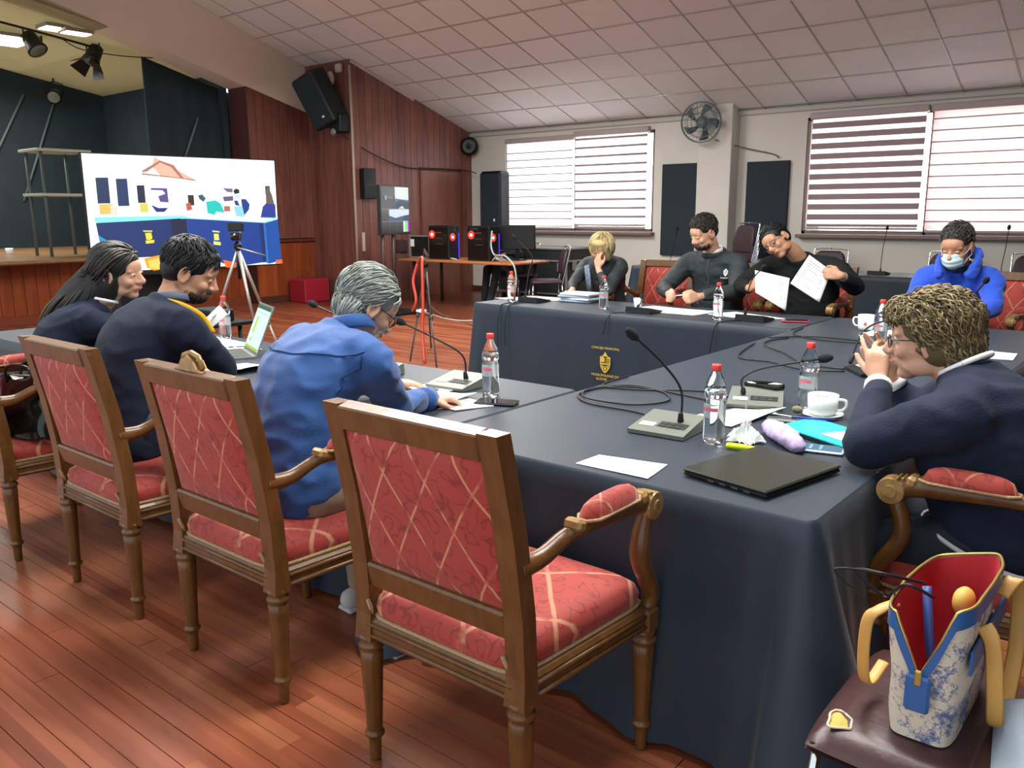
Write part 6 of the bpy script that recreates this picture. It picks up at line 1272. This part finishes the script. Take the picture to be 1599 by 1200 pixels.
def curls(n,ell,mask,seed,R0=.013,rr=.0046):
    if not n: return
    rg=random.Random(seed); c0,rad=ell; mb=MB(); k=0
    while k<n:
        d=V((rg.gauss(0,1),rg.gauss(0,1),rg.gauss(0,1))).normalized()
        if not mask(d): continue
        k+=1; p=V((c0[i]+d[i]*rad[i] for i in range(3))); a,b=basis(d); tw=rg.uniform(0,6); Rr=R0*rg.uniform(.7,1.5); turn=rg.uniform(2.2,4.5); fl=V((rg.uniform(-.3,.3),-.5,-.75)); fl=(fl-d*fl.dot(d)).normalized()
        P=[F.p(*(p+fl*(.022*j/6)+(a*math.cos(tw+turn*j/6)+b*math.sin(tw+turn*j/6))*Rr+d*(.004+.004*math.sin(j)))) for j in range(7)]
        mb.tube(P,[rr*PS*(.6+.6*math.sin(PI*(j+.5)/7)) for j in range(7)],n=5,m=rg.randrange(4))
    o=mb.build('hair_strands',cu,t,off); o['kind']='stuff'
curls(0,((0,-.022,.043),(.100,.117,.100)),lambda d:not(d.y>.62 and d.z<.25) and d.z>-.75 and not(d.y>.2 and d.z<-.02),12)
curls(0,((0,-.06,-.01),(.094,.08,.090)),lambda d:d.y<.2 and d.z<.4,13)
curls(0,((0,.045,.072),(.078,.064,.050)),lambda d:d.z>-.1,14)
strands(F,1900,((0,-.022,.040),(.091,.108,.090)),lambda d:not(d.y>.62 and d.z<.25) and d.z>-.8 and not(d.y>.45 and d.z<-.02),lambda d:(d.x*.7,-.5,-.6*(d.z<.7)),.055,.0034,'hair_strands',cu,t,off,lift=.35,seed=12,steps=6,wave=.55,jit=.3)
strands(F,800,((0,-.06,-.01),(.087,.073,.084)),lambda d:d.y<.2 and d.z<.4,lambda d:(d.x*.3,-.4,-.7),.045,.0034,'hair_strands',cu,t,off,lift=.3,seed=13,steps=6,wave=.5)
strands(F,500,((0,.045,.067),(.071,.058,.045)),lambda d:d.z>-.1,lambda d:(d.x,.3,-.2),.045,.0034,'hair_strands',cu,t,off,lift=.4,seed=14,steps=6,wave=.5)
# ---- 5 blonde woman, far row
hf=Frame((-4.27,6.46,1.175),PI+.25,-.42,-.12)
RA=((-4.42,6.20,.82),(-4.26,6.26,1.02)); LA=((-4.02,6.28,.84),(-4.20,6.12,.80))
RA=((-4.46,6.28,.84),(-4.33,6.10,.82)); LA=((-4.05,6.25,.82),(-4.20,6.31,1.00))
t,off,F=person('blonde woman in a black jacket writing with one hand over her mouth',(-4.33,6.7),(-4.38,6.78,.60),(-4.37,6.70,.90),(-4.33,6.58,1.10),(-1,.05,0),hf,skC,blackj,denim,L=LA,R=RA,g=.95,dep=.95,bust=.02,vox=.0085,tvox=.015,hands=[(((-4.33,6.10,.82),(.15,-1,-.1),(0,0,-1),-1),dict(curl=(.8,.9,.9,1),thumb=.5)),(((-4.20,6.31,1.00),(-.2,.1,1),(.1,.9,.1),-1),dict(curl=(.4,.5,.5,.6),thumb=.2))],seed=14,jaw=.9,topname='jacket',eyekw=dict(open_=False,brow='7a6248',lipcol='a4605a'))
bl=[mat('hair_blonde_a','b9a676',.5,spec=.35),mat('hair_blonde_b','d0c094',.5),mat('hair_blonde_c','8f7d54',.5)]
hair_shell(F,[((0,-.022,.040),(.090,.108,.090)),((.060,-.01,-.03),(.034,.066,.085)),((-.060,-.01,-.03),(.034,.066,.085)),((0,-.07,-.03),(.08,.05,.085)),((0,.05,.078),(.07,.05,.035))],'hair',bl[0],t,off,.010)
strands(F,500,((0,-.015,.02),(.098,.108,.115)),lambda d:not(d.y>.55 and d.z<.45) and not(d.y>.3 and d.z<.1) and d.z>-.6,lambda d:(d.x*.9,.25 if d.z>.3 else -.1,-.9),.11,.005,'hair_strands',bl,t,off,lift=.08,seed=15,steps=6)
MB().tube([(-4.36,6.36,1.03),(-4.33,6.34,.92),(-4.31,6.33,.80)],[(.03,.006)]*3,n=8,up=(0,1,0)).build('scarf',mat('scarf_pattern','5a6a80',.8,var=.5,vs=60),t,off)
o=MB().tube([(-4.315,6.0,.79),(-4.36,6.06,.93)],.004,n=6).build('pen',mat('pen_dark','222428',.4),None,(-4.32,6.0,.79),(-4.32,6.0,.79)); tag(o,'dark pen held by the blonde woman','pen')
# ---- 6 bearded man
PS=1.13
hf=Frame((-3.27,6.46,1.325),PI-.45,-.42,0)
RA=((-3.60,6.42,.86),(-3.36,6.08,.84)); LA=((-2.93,6.42,.86),(-3.10,6.08,.84))
t,off,F=person('bearded man in a black jacket with a white crest looking down at papers',(-3.26,6.7),(-3.26,6.78,.60),(-3.26,6.72,.93),(-3.25,6.60,1.16),(-1,.12,0),hf,skC,blackj,denim,L=LA,R=RA,g=1.08,dep=1.1,belly=.03,vox=.0085,tvox=.015,fold=.008,hands=[(((-3.36,6.08,.84),(.4,-1,-.1),(.8,.2,-.1),1),dict(curl=(1.1,1.1,1.1,1.1),thumb=.5,s=1.05)),(((-3.10,6.08,.84),(-.4,-1,-.1),(-.8,.2,-.1),-1),dict(curl=(1.1,1.1,1.1,1.1),thumb=.5,s=1.05))],seed=17,jaw=1.08,topname='jacket',eyekw=dict(open_=False,brow='1c1613',bw=1.3,lipcol='8f5a50'),sleeve=(.072,.062,.046))
ring_collar(t,off,(-3.25,6.60,1.185),F,whitef,r=.068,h=.04,name='shirt_collar',th=.006)
ring_collar(t,off,(-3.25,6.62,1.16),F,blackj,r=.085,h=.05,name='jacket_collar',th=.010)
br=[mat('hair_brown_a','221d1a',.6),mat('hair_brown_b','332b26',.6)]
hair_shell(F,[((0,-.018,.046),(.080,.102,.088)),((0,-.055,.0),(.075,.062,.068))],'hair',br[0],t,off,.009)
strands(F,420,((0,-.018,.042),(.081,.104,.092)),lambda d:not(d.y>.5 and d.z<.5) and d.z>-.45 and not(d.y>-.05 and d.z<.0),lambda d:(d.x*.4,.4,-.2),.035,.0045,'hair_strands',br,t,off,lift=.45,seed=18,jit=.4)
beard(F,t,off,[mat('beard_brown','2e2420',.8)],19)
seam(t,off,[(-3.25,6.40,1.14),(-3.26,6.40,1.0),(-3.26,6.45,.86)],mat('zip_dark','55606a',.5),name='jacket_zip')
M6=Matrix.Translation(V((-3.09,6.525,1.005))-off)@Matrix.Rotation(.12,4,'Z')@Matrix.Rotation(PI/2-.22,4,'X')
crest(.036,M6@Matrix.Rotation(0,4,'Z'),mat('crest_white','d5dbde',.6),t,'jacket_crest')
text('lettering','MUNICIPAL',.016,M6@Matrix.Translation((0,-.052,.001)),mat('crest_white','d5dbde'),t)
o=MB().tube([(-3.29,6.02,.84),(-3.15,6.0,.86)],.005,n=6).build('pen',WHITE,None,(-3.2,6.0,.85),(-3.2,6.0,.85)); tag(o,'white pen held between the hands of the bearded man','pen')
# ---- 7 man holding papers, head tilted
hf=Frame((-2.62,6.40,1.27),PI-.15,-.35,.72)
RA=((-2.88,6.38,.92),(-2.67,6.06,.93)); LA=((-2.00,6.38,.95),(-2.01,6.09,1.05))
t,off,F=person('man in a black sweater and glasses, head tilted, holding up two papers',(-2.5,6.7),(-2.46,6.78,.60),(-2.47,6.70,.93),(-2.49,6.55,1.15),(-1,.03,0),hf,skB,mat('black_knit','191d1d',.85,bump=.2,bs=150,spec=.2),denim,L=LA,R=RA,g=1.18,dep=1.1,belly=.02,vox=.0080,tvox=.015,hands=[(((-2.67,6.06,.93),(.45,-.45,.35),(.5,.6,-.1),1),dict(curl=(.7,.8,.9,.9),thumb=.3)),(((-2.01,6.09,1.05),(-.95,-.25,.15),(-.2,.8,-.2),-1),dict(curl=(.5,.6,.7,.7),thumb=.3))],seed=21,eyekw=dict(open_=False,brow='1c1613',lipcol='8f5a50'),sleeve=(.070,.060,.042))
glasses(F,t,off,'17191c')
hair_shell(F,[((0,-.018,.044),(.080,.101,.087)),((0,-.055,.0),(.075,.062,.068))],'hair',blackh[0],t,off,.009)
strands(F,420,((0,-.018,.042),(.081,.104,.090)),lambda d:not(d.y>.5 and d.z<.5) and d.z>-.45 and not(d.y>-.05 and d.z<.0),lambda d:(d.x*.4,-.6,-.3),.035,.0042,'hair_strands',blackh,t,off,lift=.2,seed=22,jit=.3)
MB().tube([(-2.01,6.125,1.04),(-2.01,6.15,1.033)],.033,n=16).build('wristwatch',mat('watch_silver','c6cacb',.25,metal=.6),t,off)
pr_=mat('print_lines','8a9096',.8)
def heldpaper(P,lab,lines=10):
    A,B,C,D=[V(p) for p in P]; c=(A+C)/2; nn=(B-A).cross(D-A).normalized(); nn=nn if nn.y<0 else -nn
    m=MB(); m.grid(lambda u,v:lerpq(A,B,C,D,u,v)+nn*.012*math.sin(PI*u)*math.sin(1.3*v),8,8,th=.001,sm=True); o=m.build('held_paper',WHITE,None,c,c); tag(o,lab,'paper')
    l=MB()
    for k in range(lines):
        v=.12+.76*k/lines; l.add([lerpq(A,B,C,D,u,v+dv)+nn*(.012*math.sin(PI*u)*math.sin(1.3*v)+.003) for u,dv in((.12,0),(.85 if k%3 else .6,0),(.85 if k%3 else .6,.02),(.12,.02))],[(0,1,2,3)],0,False)
    l.build('printed_lines',pr_,o,c)
heldpaper([(-2.61,6.00,1.07),(-2.36,6.04,1.02),(-2.36,6.00,.785),(-2.58,5.96,.91)],'left of the two papers held up by the man in the black sweater')
heldpaper([(-2.235,6.06,1.19),(-2.085,6.10,1.08),(-2.13,6.03,.86),(-2.345,6.02,.985)],'right of the two papers held up by the man in the black sweater')
# ---- 8 man in blue hooded jacket with mask
PS=1.20
hf=Frame((-1.35,6.36,1.26),PI-.12,-.38,0)
RA=((-1.60,6.38,.86),(-1.48,6.12,.80)); LA=((-1.10,6.38,.86),(-1.20,6.12,.80))
blueH=mat('blue_fleece','2150c8',.8,var=.06,vs=10,bump=.15,bs=120,sheen=.2)
t,off,F=person('man in a bright blue hooded jacket and pale blue face mask',(-1.37,6.65),(-1.36,6.74,.60),(-1.36,6.66,.90),(-1.36,6.52,1.12),(-1,.08,0),hf,skB,blueH,denim,L=LA,R=RA,g=.92,dep=1.0,vox=.0080,tvox=.014,fold=.009,hands=[(((-1.48,6.12,.80),(.3,-1,0),(0,0,-1),-1),{}),(((-1.20,6.12,.80),(-.3,-1,0),(0,0,-1),1),{})],seed=25,topname='hooded_jacket',eyekw=dict(open_=False,brow='3a302a',bw=1.2),sleeve=(.064,.056,.044),jaw=1.05)
hd_=MB(); P=cr([F.p(-.080,.055,-.155),F.p(-.10,.0,-.115),F.p(-.085,-.080,-.085),F.p(0,-.11,-.08),F.p(.085,-.080,-.085),F.p(.10,.0,-.115),F.p(.080,.055,-.155)],5); hd_.tube(P,[(.024*PS,.040*PS)]*len(P),n=12,round_=True,up=(0,0,1)); remesh(hd_,'hood',blueH,t,off,.012,4,fold=.006,fscale=16)
ring_collar(t,off,(-1.358,6.50,1.125),F,mat('green_shirt','1f3a36',.8),r=.070,h=.04,name='undershirt_collar',th=.008)
sg=[mat('hair_short_a','34322f',.6),mat('hair_short_b','4a4844',.6)]
hair_shell(F,[((0,-.018,.044),(.078,.100,.086)),((0,-.055,.0),(.074,.062,.066))],'hair',sg[0],t,off,.009)
strands(F,420,((0,-.018,.042),(.079,.102,.089)),lambda d:not(d.y>.45 and d.z<.55) and d.z>-.4 and not(d.y>-.05 and d.z<.05),lambda d:(d.x*.3,.5,-.1),.026,.0042,'hair_strands',sg,t,off,lift=.6,seed=26,jit=.4)
mk=mat('mask_pale_blue','bfe0e4',.8)
def mf(u,v):
    x=(u-.5)*2; z=(v-.5)*2; w=.058*(1-.12*z*z); d=.118-.050*abs(x)**2-.018*z*z+.003*math.sin(z*9)
    return F.p(x*w,d,-.052+.043*z)
MB().grid(mf,18,14,th=.003).build('face_mask',mk,t,off)
for s in(-1,1):
    MB().tube([F.p(s*.056,.068,-.028),F.p(s*.072,.03,-.010),F.p(s*.082,-.002,.012),F.p(s*.084,-.016,-.006)],.0016,n=5).build('ear_loop',WHITE,t,off)
    MB().tube([F.p(s*.052,.066,-.085),F.p(s*.070,.03,-.055),F.p(s*.082,.0,-.04)],.0016,n=5).build('ear_loop',WHITE,t,off)
PS=1.07
# ---- 9 operator behind the computers (legs show below the table)
hf=Frame((-9.15,11.05,1.16),PI,-.3,0)
person('person in dark clothes sitting behind the computers, only dark legs visible under the table',(-9.15,11.2),(-9.15,11.15,.56),(-9.15,11.15,.82),(-9.15,11.1,1.0),(-1,0,0),hf,skB,blackj,mat('dark_trousers','22282b',.8),L=((-9.45,10.95,.85),(-9.3,10.7,.82)),R=((-8.85,10.95,.85),(-9.0,10.7,.82)),vox=.012,tvox=.018,hands=[],seed=30,knee=[(-9.25,10.6,.58),(-8.95,10.5,.60)],feet=[(-9.15,10.4,.09),(-8.85,10.2,.09)])
dup(st0,(-9.15,11.25,0),PI,'dark chair of the person behind the computers',sk)
